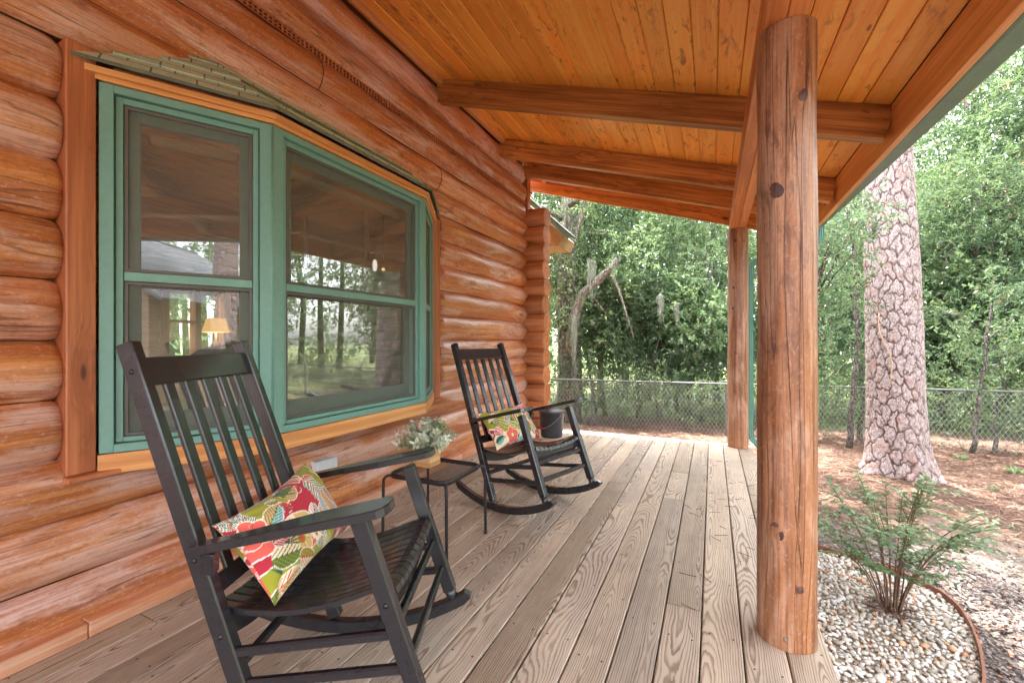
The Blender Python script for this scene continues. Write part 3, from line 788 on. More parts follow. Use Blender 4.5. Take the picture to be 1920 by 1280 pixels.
# interior window casing on the far wall
for (ya, yb, za, zb) in ((3.32, 3.42, 0.85, 2.06), (4.16, 4.26, 0.85, 2.06), (3.75, 3.83, 0.95, 1.94), (3.42, 4.16, 1.94, 2.04), (3.42, 4.16, 0.84, 0.94), (3.42, 3.75, 1.40, 1.44), (3.83, 4.16, 1.40, 1.44)):
    b.bb((RX0 - 0.02 if yb - ya > .6 and zb - za < .05 else RX0 - 0.05, ya, za), (RX0 + 0.10, yb, zb), 2 if zb - za > yb - ya else 1)
iw = part(b, 'interior_window', TRIM, cab)

# ------------------------------------------------------------------ bay window
bay = MB()
P0, P1, P2, P3 = V(XW, .876, 0), V(-1.93, 1.413, 0), V(-1.93, 2.636, 0), V(XW, 3.173, 0)
ZB, ZT, ZM = 0.700, 2.200, 1.425
bw = empty('bay_window', (0, 0, 0)); bw.parent = cab; bw.location = (-2.0 - XW, 0.02, ZB)
fr, sash, scf, glass, scr, blind = MB(), [], MB(), [], [], MB()
def panel(A, B, jl, jr, main=True):
    d = B - A; L = np.linalg.norm(d); s = d / L; nrm_ = V(s[1], -s[0], 0); up = V(0, 0, 1)
    def bx(mb, s0, s1, n0, n1, z0_, z1_, grain='z', ch=0.002):
        c = A + s * (s0 + s1) / 2 + nrm_ * (n0 + n1) / 2 + up * (z0_ + z1_) / 2
        e = [s * (s1 - s0) / 2, nrm_ * (n1 - n0) / 2, up * (z1_ - z0_) / 2]
        o = [e[2], e[0], e[1]] if grain == 'z' else [e[0], e[1], e[2]]
        mb.box(c, *o, ch)
    # casing, two steps
    bx(fr, 0, jl, -0.11, 0.0, ZB, ZT); bx(fr, L - jr, L, -0.11, 0.0, ZB, ZT)
    bx(fr, jl, L - jr, -0.11, 0.0, ZT - 0.032, ZT, 's'); bx(fr, jl, L - jr, -0.11, 0.004, ZB, ZB + 0.034, 's')
    l2, r2 = jl + 0.003, L - jr - 0.003; tA, bA = ZT - 0.035, ZB + 0.037
    bx(fr, l2, l2 + 0.024, -0.11, -0.018, bA, tA); bx(fr, r2 - 0.024, r2, -0.11, -0.018, bA, tA)
    bx(fr, l2 + 0.024, r2 - 0.024, -0.11, -0.018, tA - 0.026, tA, 's'); bx(fr, l2 + 0.024, r2 - 0.024, -0.11, -0.016, bA, bA + 0.02, 's')
    l3, r3 = l2 + 0.026, r2 - 0.026; t3, b3 = tA - 0.028, bA + 0.022
    bx(fr, l3, r3, -0.05, -0.020, ZM - 0.019, ZM + 0.019, 's')         # meeting bar
    if not main: nothing = None
    # screen frame and its mesh in both halves
    for (za, zb) in ((ZM + 0.021, t3), (b3, ZM - 0.021)):
        for (sa, sb, z_a, z_b) in ((l3, l3 + 0.013, za, zb), (r3 - 0.013, r3, za, zb), (l3 + .013, r3 - .013, zb - 0.013, zb), (l3 + .013, r3 - .013, za, za + 0.013)):
            bx(scf, sa, sb, -0.036, -0.026, z_a, z_b, 'z' if sb - sa < 0.02 else 's', 0.001)
        q = MB(); q.add([A + s * a_ + nrm_ * -0.031 + up * z_ for a_, z_ in ((l3 + .013, za + .013), (r3 - .013, za + .013), (r3 - .013, zb - .013), (l3 + .013, zb - .013))], [(0, 1, 2, 3)]); scr.append(q)
    # sashes
    for (za, zb, nn, top, bot) in ((ZM - 0.03, t3, -0.050, 0.052, 0.048), (b3, ZM + 0.012, -0.078, 0.035, 0.085)):
        m_ = MB(); st = 0.052 if L > 0.8 else 0.050
        bx(m_, l3, l3 + st, nn - 0.024, nn, za, zb); bx(m_, r3 - st, r3, nn - 0.024, nn, za, zb)
        bx(m_, l3 + st, r3 - st, nn - 0.024, nn, zb - top, zb, 's'); bx(m_, l3 + st, r3 - st, nn - 0.024, nn, za, za + bot, 's')
        sash.append(m_)
        q = MB(); q.add([A + s * a_ + nrm_ * (nn - 0.012) + up * z_ for a_, z_ in ((l3 + st - .004, za + bot - .004), (r3 - st + .004, za + bot - .004), (r3 - st + .004, zb - top + .004), (l3 + st - .004, zb - top + .004))], [(0, 1, 2, 3)]); glass.append(q)
    bx(blind, l3 + 0.07, r3 - 0.06, -0.150, -0.11, t3 - 0.105, t3 - 0.062, 's', 0.012)
panel(P0, P1, 0.045, 0.058); panel(P1, P2, 0.055, 0.062); panel(P2, P3, 0.045, 0.04, False)
part(fr, 'frame', GREEN, bw); part(scf, 'screen_frame', SCRF, bw)
for q in sash: part(q, 'sash', SASH, bw)
for q in glass: part(q, 'glass_pane', GLASS, bw)
for q in scr: part(q, 'insect_screen', SCREEN, bw)
part(blind, 'roller_blind', paint('pale_blind_fabric', hexc(190, 190, 186), 0.8), bw)
# corner mullion covers
b = MB()
for P, a_ in ((P1, -1), (P2, 1)):
    b = MB(); b.tube([P + V(-0.012, 0, ZB), P + V(-0.012, 0, ZT)], 0.0125, 8); part(b, 'corner_post', GREEN, bw)
# side boards, ledge, head moulding, sill
for lo, hi in (((-2.42, .778, .636), (-2.236, .868, 2.315)), ((-2.42, 3.115, .64), (-2.236, 3.275, 2.24))):
    b = MB(); b.bb(lo, hi, 2, 0.004); part(b, 'side_board', BOARD, bw)
for lo, hi in (((-2.40, .772, .612), (-2.20, .985, .634)), ((-2.40, 3.03, .616), (-2.20, 3.30, .636))):
    b = MB(); b.bb(lo, hi, 1, 0.003); part(b, 'side_ledge', BOARD, bw)
def off(d, bk=-0.004):                       # plan outline pushed outwards
    t30 = math.tan(radians(15)); c30, s30 = cos(radians(30)), sin(radians(30))
    x = -1.93 + d; y1 = 1.413 - d * t30; y2 = 2.636 + d * t30
    return [V(XW - bk, y1 - (x - XW + bk) / math.tan(radians(30)), 0), V(x, y1, 0), V(x, y2, 0), V(XW - bk, y2 + (x - XW + bk) / math.tan(radians(30)), 0)]
def skirt(mb, din, dout, z0_, z1_, rnd=0.3, topin=None):
    I, O_ = off(din), off(dout)
    for k in range(3):
        poly = [O_[k], O_[k + 1], I[k + 1], I[k]]
        mb.prism([p + V(0, 0, z0_) for p in poly], V(0, 0, z1_ - z0_), rnd + 0.21 * k, O_[k + 1] - O_[k])
b = MB(); skirt(b, -0.10, 0.010, ZT + 0.004, ZT + 0.050, 0.2); skirt(b, -0.10, 0.026, ZT + 0.022, ZT + 0.048, 0.5); part(b, 'head_moulding', TRIM, bw)
b = MB(); skirt(b, -0.14, 0.006, ZB - 0.082, ZB - 0.003, 0.4); part(b, 'sill_board', TRIM, bw)
b = MB(); O_ = off(-0.06); b.prism([p + V(0, 0, ZB - 0.10) for p in O_], V(0, 0, 0.02), 0.3); part(b, 'bay_soffit', BOARD, bw); b = MB(); b.prism([p + V(0, 0, ZT + 0.06) for p in off(-0.02)], V(0, 0, 0.02), 0.3); part(b, 'bay_top', BOARD, bw)
b = MB(); O_ = off(-0.13); b.prism([p + V(0, 0, ZB - 0.07) for p in O_], V(0, 0, 0.05), 0.3); part(b, 'bay_seat', INTW, bw)
# hipped shingle roof, three courses per face
b = MB()
E_ = off(0.045); ZE, ZR = ZT + 0.052, 2.585
Rg = [V(XW - 0.08, 1.32, 0), V(XW - 0.08, 1.32, 0), V(XW - 0.08, 2.73, 0), V(XW - 0.08, 2.73, 0)]
for k in range(3):
    e0, e1 = E_[k] + V(0, 0, ZE), E_[k + 1] + V(0, 0, ZE)
    r0, r1 = Rg[k] + V(0, 0, ZR), Rg[k + 1] + V(0, 0, ZR)
    nc = 4
    nn = nrm(np.cross(e1 - e0, (r1 + r0) / 2 - e0)); nn = nn if nn[2] > 0 else -nn
    sv = nrm(e1 - e0); uv = np.cross(nn, sv)
    for j in range(nc):
        f0, f1 = j / nc, min(1, (j + 1) / nc + 0.10)
        a0, a1 = e0 + (r0 - e0) * f0, e1 + (r1 - e1) * f0; c0, c1 = e0 + (r0 - e0) * f1, e1 + (r1 - e1) * f1
        lift0, lift1 = nn * (0.012 + 0.006), nn * 0.006
        P = [a0 + lift0, a1 + lift0, c1 + lift1, c0 + lift1, a0 + nn * 0.004, a1 + nn * 0.004]
        g = [((p - e0) @ sv + k * 1.7 + j * 0.13, (p - e0) @ uv + j * 0.37, 0) for p in P]
        b.add(P, [(0, 1, 2, 3), (4, 5, 1, 0)], g, random.random())
part(b, 'shingle_roof', SHING, bw)
# outlet box low on the wall
b = MB(); b.bb((-2.30, 1.905, .332), (-2.205, 2.045, .406), 1, 0.008); b.bb((-2.207, 1.897, .326), (-2.190, 2.053, .412), 1, 0.004)
ob = part(b, 'outlet_cover', OUTL, cab)

# ------------------------------------------------------------------ things in the room
lamp = empty('table_lamp', (-4.72, 2.80, 0.97)); lamp.scale = (.88, .88, .9); tag(lamp, 'lit table lamp with a tan tapered shade inside the left window', 'lamp')
t = NT('lit_lamp_shade'); p = t.bsdf(hexc(214, 160, 84), 0.8); p.inputs['Emission Color'].default_value = (1.0, 0.55, 0.16, 1); p.inputs['Emission Strength'].default_value = 0.10
SHADE = t.end(p)
b = MB(); b.lathe([(0.145, 0.30), (0.10, 0.46), (0.098, 0.46), (0.143, 0.30)], (0, 0, 0), 8); b.build('lamp_shade', SHADE, lamp)
b = MB(); b.lathe([(0.0, 0), (0.075, 0), (0.075, 0.015), (0.03, 0.03), (0.055, 0.10), (0.05, 0.16), (0.014, 0.20), (0.012, 0.36), (0, 0.36)], (0, 0, 0), 16); b.build('lamp_base', paint('lamp_glass', hexc(70, 76, 74), 0.2), lamp)
pl = bpy.data.lights.new('lamp_bulb', 'POINT'); pl.energy = 2.5; pl.color = (1, 0.72, 0.40); pl.shadow_soft_size = 0.06
po = bpy.data.objects.new('lamp_bulb', pl); COL.objects.link(po); po.parent = lamp; po.location = (0, 0, 0.40)
b = MB(); b.bb((-.3, -.25, 0.0), (.3, .25, .04), 1, .01)
for sx in (-1, 1):
    for sy in (-1, 1): b.bb((sx * .25 - .025, sy * .2 - .025, -.95), (sx * .25 + .025, sy * .2 + .025, 0), 2)
tb = b.build('lamp_table', INTW); tb.location = (-4.72, 2.70, 0.908); tag(tb, 'small dark wood table under the lit lamp indoors', 'table')
def cushion(mb, c, hx, hy, hz, n=10, rnd=0.5, p=3.5):
    us = np.linspace(-1, 1, n * 2 + 1); vs, fs = [], []
    v, f = ico(4)
    w_ = np.sign(v) * np.abs(v) ** (2.0 / p); w_ = v / (np.sum(np.abs(v) ** p, 1) ** (1 / p))[:, None]
    mb.add(np.asarray(c) + w_ * V(hx, hy, hz), f, None, rnd, True)
sofa = empty('sofa', (-3.15, 1.62, -0.01)); tag(sofa, 'grey upholstered sofa backing onto the window inside the room', 'sofa')
SOFA = paint('grey_sofa_cloth', hexc(112, 112, 116), 0.9, 0.15, 0.4, 160)
b = MB(); cushion(b, (0.0, -0.42, .80), .14, .47, .32); b.build('back_cushion', SOFA, sofa)
b = MB(); cushion(b, (0.0, 0.50, .82), .14, .46, .32); b.build('back_cushion', SOFA, sofa)
b = MB(); cushion(b, (-.42, 0, .33), .5, 1.0, .20); b.build('seat_base', SOFA, sofa)
for sy in (-1, 1):
    b = MB(); cushion(b, (-.40, sy * 1.02, .42), .48, .12, .36); b.build('arm', SOFA, sofa)
b = MB(); b.lathe([(0, 0), (.04, 0), (.055, .03), (.062, .10), (.058, .10), (.05, .02), (0, .012)], (0, 0, 0), 20)
cp = b.build('white_mug', paint('white_glaze', (.75, .75, .73), .15)); cp.location = (-3.05, .90, 1.085)
tag(cp, 'white mug standing behind the tall chair post inside the window', 'mug')
# framed canoe print on the far wall
pic = empty('wall_picture', (-5.5, RY1 - 0.085, 2.80), (0, 0, -pi / 2)); tag(pic, 'grey framed canoe picture on the far log wall inside', 'picture')
b = MB()
for q in ((-.70, -.44, .70, -.37), (-.70, .37, .70, .44), (-.70, -.37, -.63, .37), (.63, -.37, .70, .37)): b.bb((0, q[0], q[1]), (.035, q[2], q[3]), 1)
b.build('frame', paint('grey_picture_frame', hexc(150, 150, 150), .6), pic)
b = MB(); b.bb((.004, -.63, -.37), (.014, .63, .37), 1); b.build('print', paint('dark_print', hexc(92, 88, 84), .7, .2, 0, 6), pic)
b = MB(); b.tube([(.02, -.42 + .84 * k / 12, .05 + .12 * (k / 6 - 1) ** 2 - .06) for k in range(13)], [.004] + [.02 + .028 * sin(pi * k / 12) for k in range(1, 12)] + [.004], 8, squash=.25, up=(1, 0, 0)); b.build('canoe', paint('canoe_brown', hexc(70, 44, 30), .6), pic)
for nm, y, x, z in (('round', 4.2, -3.85, 2.1), ('globe', 4.75, -4.2, 2.15)):
    pn = empty('pendant_light', (x, y, z)); tag(pn, 'glowing white pendant lamp hanging inside the room' if nm == 'round' else 'small warm pendant lamp hanging deeper inside the room', 'pendant lamp')
    t = NT('lit_bulb_' + nm); em = t.n('ShaderNodeEmission'); em.inputs[0].default_value = (1, .93, .8, 1) if nm == 'round' else (1, .7, .3, 1); em.inputs[1].default_value = .12
    b = MB(); b.lathe([(0, -.08), (.02, -.07), (.03, 0), (.02, .06), (0, .07)] if nm == 'round' else [(0, -.03), (.03, 0), (0, .03)], (0, 0, 0), 12); b.build('bulb', t.end(em), pn)
    b = MB(); b.tube([(0, 0, .06), (0, 0, 1.0)], .006, 6); b.build('cord', BOLT, pn)
# ------------------------------------------------------------------ deck
dk = MB(); BW = 0.1454; XD1 = 0.392
x1 = XD1; j = 0
# joints (y positions) for a few boards as in the photo; every board ends at the far edge
JT = {1: [1.62], 2: [-.8], 3: [2.02], 4: [4.05, 3.35], 5: [.2], 6: [1.2], 7: [3.55], 8: [2.5], 9: [4.2], 10: [.9], 11: [2.8], 12: [1.5], 13: [3.2], 14: [.4], 15: [4.4], 16: [2.2], 17: [1.0]}
while x1 > -2.40:
    x0 = x1 - BW + 0.0055
    ys = sorted([-4.3] + JT.get(j, [random.uniform(0, 4)]) + [5.40 + random.uniform(-.006, .006)])
    for a_, c_ in zip(ys[:-1], ys[1:]):
        h = 0.038; dz = random.uniform(-0.0012, 0.0012)
        dk.box(V((x0 + x1) / 2, (a_ + c_) / 2, -h / 2 + dz), V(0, (c_ - a_) / 2 - 0.0012, 0), V((x1 - x0) / 2, 0, 0), V(0, 0, h / 2), 0.0045)
    x1 -= BW; j += 1
deck = empty('porch_deck', (-0.9, 2.0, -0.5)); tag(deck, 'weathered grey brown plank porch floor under the rocking chairs', 'deck')
part(dk, 'deck_boards', DECK, deck)
JOI = wood('weathered_joist', hexc(150, 132, 114), hexc(96, 78, 64), hexc(60, 46, 38), rough=.8)
for lo, hi, g_ in (((0.345, -4.3, -0.45), (0.383, 5.38, -0.040), 1), ((-2.4, 5.345, -0.45), (0.344, 5.383, -0.040), 0)): b = MB(); b.bb(lo, hi, g_); part(b, 'rim_joist', JOI, deck)

# ------------------------------------------------------------------ porch roof
roof = empty('porch_roof', (0.26, 2.0, 2.36)); tag(roof, 'sloping honey pine porch ceiling on dark stained rafters', 'porch roof')
zc = lambda x: 2.836 - 0.303 * x
SL = nrm(V(1, 0, -0.303)); UPN = nrm(V(0.303, 0, 1))
b = MB(); Y0r, Y1r = -4.4, 5.955
x = 0.955
while x > -2.45:
    xa = x - 0.1326
    c = V((x + xa) / 2, (Y0r + Y1r) / 2, zc((x + xa) / 2)) + UPN * 0.010
    b.box(c, V(0, (Y1r - Y0r) / 2, 0), SL * (0.1326 / 2 / SL[0] - 0.0016), UPN * 0.010, 0.0075)
    x = xa
part(b, 'ceiling_boards', CEIL, roof)
b = MB(); b.box(V(-0.72, (Y0r + Y1r) / 2, zc(-0.72)) + UPN * 0.0235, SL * 1.80, V(0, (Y1r - Y0r) / 2 - .01, 0), UPN * 0.003, 0.001); part(b, 'groove_shade_sheet', paint('groove_shade', (.02, .012, .008), .9), roof)  # dark sheet added behind the ceiling boards; its colour paints shade in the grooves
b = MB(); b.box(V(-0.72, (Y0r + Y1r) / 2, zc(-0.72)) + UPN * 0.045, SL * 1.86, V(0, (Y1r - Y0r) / 2, 0), UPN * 0.018, 0.002); part(b, 'roof_deck', SHROOF, roof)
# rafters, notched over the header
for y in (-3.15, -1.88, -0.6, 0.62, 1.84, 3.25, 4.52, 5.22, 5.92):
    b = MB(); xa, xb = (-2.27 if y < 5.5 else -2.75), 0.955
    dp = 0.205
    tw = 0.042 if y < 5.5 else 0.025
    b.box(V((xa + xb) / 2, y + 0.042, zc((xa + xb) / 2) - dp / 2 - 0.003), SL * ((xb - xa) / 2 / SL[0]), V(0, tw, 0), UPN * (dp / 2 * UPN[2]), 0.004)
    part(b, 'rafter', RAFT, roof)
b = MB(); ys = [-4.35, 5.97]
b.bb((0.176, -4.3, 2.358), (0.250, 5.93, 2.522), 1, 0.004); b.bb((0.2515, -4.3, 2.358), (0.325, 5.93, 2.522), 1, 0.004)
part(b, 'header_beam', wood('stained_header_beam', hexc(226, 146, 84), hexc(176, 100, 50), hexc(110, 60, 40), rough=.45, knots=.12, bumpk=.12, vary=.1, coat=.1), roof)
b = MB(); b.bb((0.957, -4.4, 2.312), (0.994, 5.97, 2.548), 1, 0.003)
part(b, 'fascia_board', TRIM, roof)
# K-style gutter
prof = [(0.998, 2.50), (0.998, 2.362), (1.008, 2.352), (1.076, 2.352), (1.086, 2.36), (1.094, 2.395), (1.118, 2.432), (1.126, 2.47), (1.126, 2.500), (1.114, 2.502), (1.114, 2.474), (1.106, 2.438), (1.084, 2.402), (1.074, 2.362), (1.012, 2.362), (1.004, 2.37), (1.004, 2.50)]
def gsh(y): q = min(max(y, 1.2), 6.0) - 2; return (.040 - .017 * q) if True else 0, -.040 + .014 * q
b = MB(); n = len(prof); ya, yb = -4.4, 6.02
gy = [ya, 1.2, yb]
b.add([(x_ + gsh(y_)[0] * (x_ - .99) / .1, y_, z_ + gsh(y_)[1]) for y_ in gy for x_, z_ in prof], [(j * n + i, j * n + (i + 1) % n, (j + 1) * n + (i + 1) % n, (j + 1) * n + i) for j in range(2) for i in range(n)])
b.add([(x_ + gsh(yb)[0] * (x_ - .99) / .1, yb, z_ + gsh(yb)[1]) for x_, z_ in prof[:9]] , [tuple(range(9))])
gut = part(b, 'gutter', GUTT, roof)
for y in (2.4, 3.9, 5.0, 5.8): b = MB(); b.bb((0.996, y, 2.478), (1.10, y + 0.02, 2.482), 0, 0.001); part(b, 'gutter_hanger', GUTD, gut)
# downspout: outlet, elbow, diagonal run, elbow, drop, kick-out
def ribbed(mb, path, w_, t_, sq=None, ribs=True, up=(0, 1, 0)):
    """rectangular corrugated pipe swept along a path"""
    P = np.asarray(path, float); T = np.gradient(P, axis=0); T /= np.linalg.norm(T, axis=1)[:, None]
    sec = []
    for (ax_, ay_), (bx_, by_), m in (((-1, -1), (1, -1), 5), ((1, -1), (1, 1), 3), ((1, 1), (-1, 1), 5), ((-1, 1), (-1, -1), 3)):
        for k in range(m * 2):
            f = k / (m * 2); dip = 0.88 if (k % 2 and ribs) else 1.0
            x_, y_ = ax_ + (bx_ - ax_) * f, ay_ + (by_ - ay_) * f
            sec.append((x_ * w_ / 2 * (dip if abs(x_) == 1 and abs(y_) < 1 else 1), y_ * t_ / 2 * (dip if abs(y_) == 1 and abs(x_) < 1 else 1)))
    n = len(sec); vs = []
    x = np.asarray(up, float)
    for p, tt, i in zip(P, T, range(len(P))):
        x = nrm(x - tt * np.dot(x, tt)); y = np.cross(tt, x); k = 1.0 if sq is None else sq[i]
        for a_, c_ in sec: vs.append(p + (x * a_ + y * c_) * k)
    mb.add(vs, [(i * n + k, i * n + (k + 1) % n, (i + 1) * n + (k + 1) % n, (i + 1) * n + k) for i in range(len(P) - 1) for k in range(n)], None, 0.3, False)
def arc(p, a0, a1, r, ax, ay, n=9):
    return [np.asarray(p) + r * (cos(a0 + (a1 - a0) * k / n) * np.asarray(ax) + sin(a0 + (a1 - a0) * k / n) * np.asarray(ay)) for k in range(n + 1)]
YD = 5.56
b = MB(); dn = [V(1.04, YD, 2.40), V(1.04, YD, 2.27)]
el = arc((0.93, YD, 2.27), 0, -radians(76), 0.11, (1, 0, 0), (0, 0, 1))
ribbed(b, dn + el[1:], 0.076, 0.058, [1.05, 1.0] + [1 + 0.05 * (k % 2) for k in range(len(el) - 1)])
e1 = el[-1]; e2 = arc((0.49, YD, 1.955), radians(104), radians(180), 0.10, (1, 0, 0), (0, 0, 1))
ribbed(b, [e1, e1 + (e2[0] - e1) * .5, e2[0]], 0.072, 0.052)
ribbed(b, e2 + [e2[-1] - V(0, 0, .04)], 0.076, 0.058, [1 + 0.05 * (k % 2) for k in range(len(e2))] + [1.06])
xd = e2[-1][0]
ribbed(b, [V(xd, YD, 1.93), V(xd, YD, 1.0), V(xd, YD, 0.12)], 0.072, 0.052)
e3 = arc((xd + 0.10, YD, 0.10), radians(180), radians(236), 0.10, (1, 0, 0), (0, 0, 1), 6)
ribbed(b, [V(xd, YD, .16)] + e3, 0.078, 0.058, [1.04] + [1 + 0.05 * (k % 2) for k in range(len(e3))])
e4 = e3[-1]; ribbed(b, [e4, e4 + V(.10, 0, -.15), e4 + V(.20, -.0, -.42)], 0.074, 0.054)
ds = part(b, 'downspout', DOWN, gut)
for z in (1.72, 0.35): b = MB(); b.bb((xd - .045, YD - .04, z), (xd + .032, YD + .04, z + .028), 1, .002); part(b, 'pipe_strap', DOWN, gut)

# round posts
def post(name, x, y, r, z1, label, knots):
    o = empty(name, (x, y, 0)); tag(o, label, 'post', 'round log posts along the porch edge')
    n, m = 72, 90; zz = np.linspace(0.001, z1, m); th = np.linspace(0, 2 * pi, n, endpoint=False)
    rnd = random.random(); Z, T = np.meshgrid(zz, th, indexing='ij')
    Rr = r * (1 + 0.012 * np.sin(2 * T + 1) + 0.008 * np.sin(3 * T + Z * 2) + 0.006 * np.sin(5 * T - Z * 3)) * (1.02 - 0.02 * Z / z1)
    Rr += 0.0022 * np.sin(Z * 9 + 2 * T) * np.sin(T * 4 + Z)
    for kz, kt, ks, kh in knots:
        dt = (T - kt + pi) % (2 * pi) - pi; Rr += kh * np.exp(-((Z - kz) / ks) ** 2 - (dt * r / ks) ** 2)
    vs = np.stack([Rr * np.cos(T), Rr * np.sin(T), Z], -1).reshape(-1, 3)
    gs = np.stack([Z + rnd * 37, Rr * np.cos(T), Rr * np.sin(T)], -1).reshape(-1, 3)
    fs = [(i * n + k, i * n + (k + 1) % n, (i + 1) * n + (k + 1) % n, (i + 1) * n + k) for i in range(m - 1) for k in range(n)]
    b = MB(); b.add(vs, fs, gs, rnd, True); b.add(vs[-n:], [tuple(range(n))], gs[-n:], rnd)
    b.build('shaft', POST, o)
    # branch stubs: dark oval knots with a raised collar
    KM = wood('dark_knot_wood', hexc(118, 84, 76), hexc(66, 46, 48), hexc(36, 26, 28), rough=.45, knots=0, bumpk=.6, ring=.6)
    for kz, kt, ks, kh in knots:
        kb = MB(); ux = V(cos(kt), sin(kt), 0); uy = V(-sin(kt), cos(kt), 0); uz = V(0, 0, 1); c = ux * (r * 1.0 + kh * 0.86) + uz * kz
        k0 = 28; rg = [c + ux * (0.003 - 0.10 * ks * q * q) + (uy * cos(2 * pi * i / k0) * 0.8 + uz * sin(2 * pi * i / k0)) * ks * 0.72 * q * (1 + .10 * sin(4 * pi * i / k0 + kz * 9) + .06 * sin(6 * pi * i / k0 + kz * 5)) for q in (0.15, .5, .8, 1.0) for i in range(k0)]
        f = [tuple(range(k0))] + [(j * k0 + (i + 1) % k0, j * k0 + i, (j + 1) * k0 + i, (j + 1) * k0 + (i + 1) % k0) for j in range(3) for i in range(k0)]
        kb.add(rg, f, [((q_ - c) @ uz * 2, (q_ - c) @ uy, 0) for q_ in rg], 0.5, True)
        kb.build('knot', KM, o)
    return o
ang = lambda x, y: math.atan2(-y, -x)
a1 = ang(0.262, 1.985)
p1 = post('log_post', 0.262, 1.985, 0.0985, 2.357, 'thick stained round log post in the foreground with big dark knots', [(1.72, a1 - .30, .042, .011), (2.06, a1 + .55, .030, .005), (.44, a1 - .30, .044, .012), (.24, a1 + .42, .020, .005)])
b = MB(); kn = V(cos(a1 - .05), sin(a1 - .05), 0); b.lathe([(0, .004), (.006, .003), (.007, 0)], (0, 0, 0), 10)
sb = b.build('screw_head', GALV, p1); sb.location = Vector(kn * 0.1); sb.location.z = .045; sb.rotation_euler = Vector(kn).to_track_quat('Z', 'Y').to_euler()
a2 = ang(0.25, 5.32)
p2_ = post('log_post', 0.25, 5.30, 0.100, 2.357, 'farther slender round log post beside the green downspout', [(2.22, a2 - .25, .024, .004), (1.72, a2 - .4, .022, .004), (1.50, a2 - .45, .022, .004), (1.02, a2 - .2, .020, .003)])
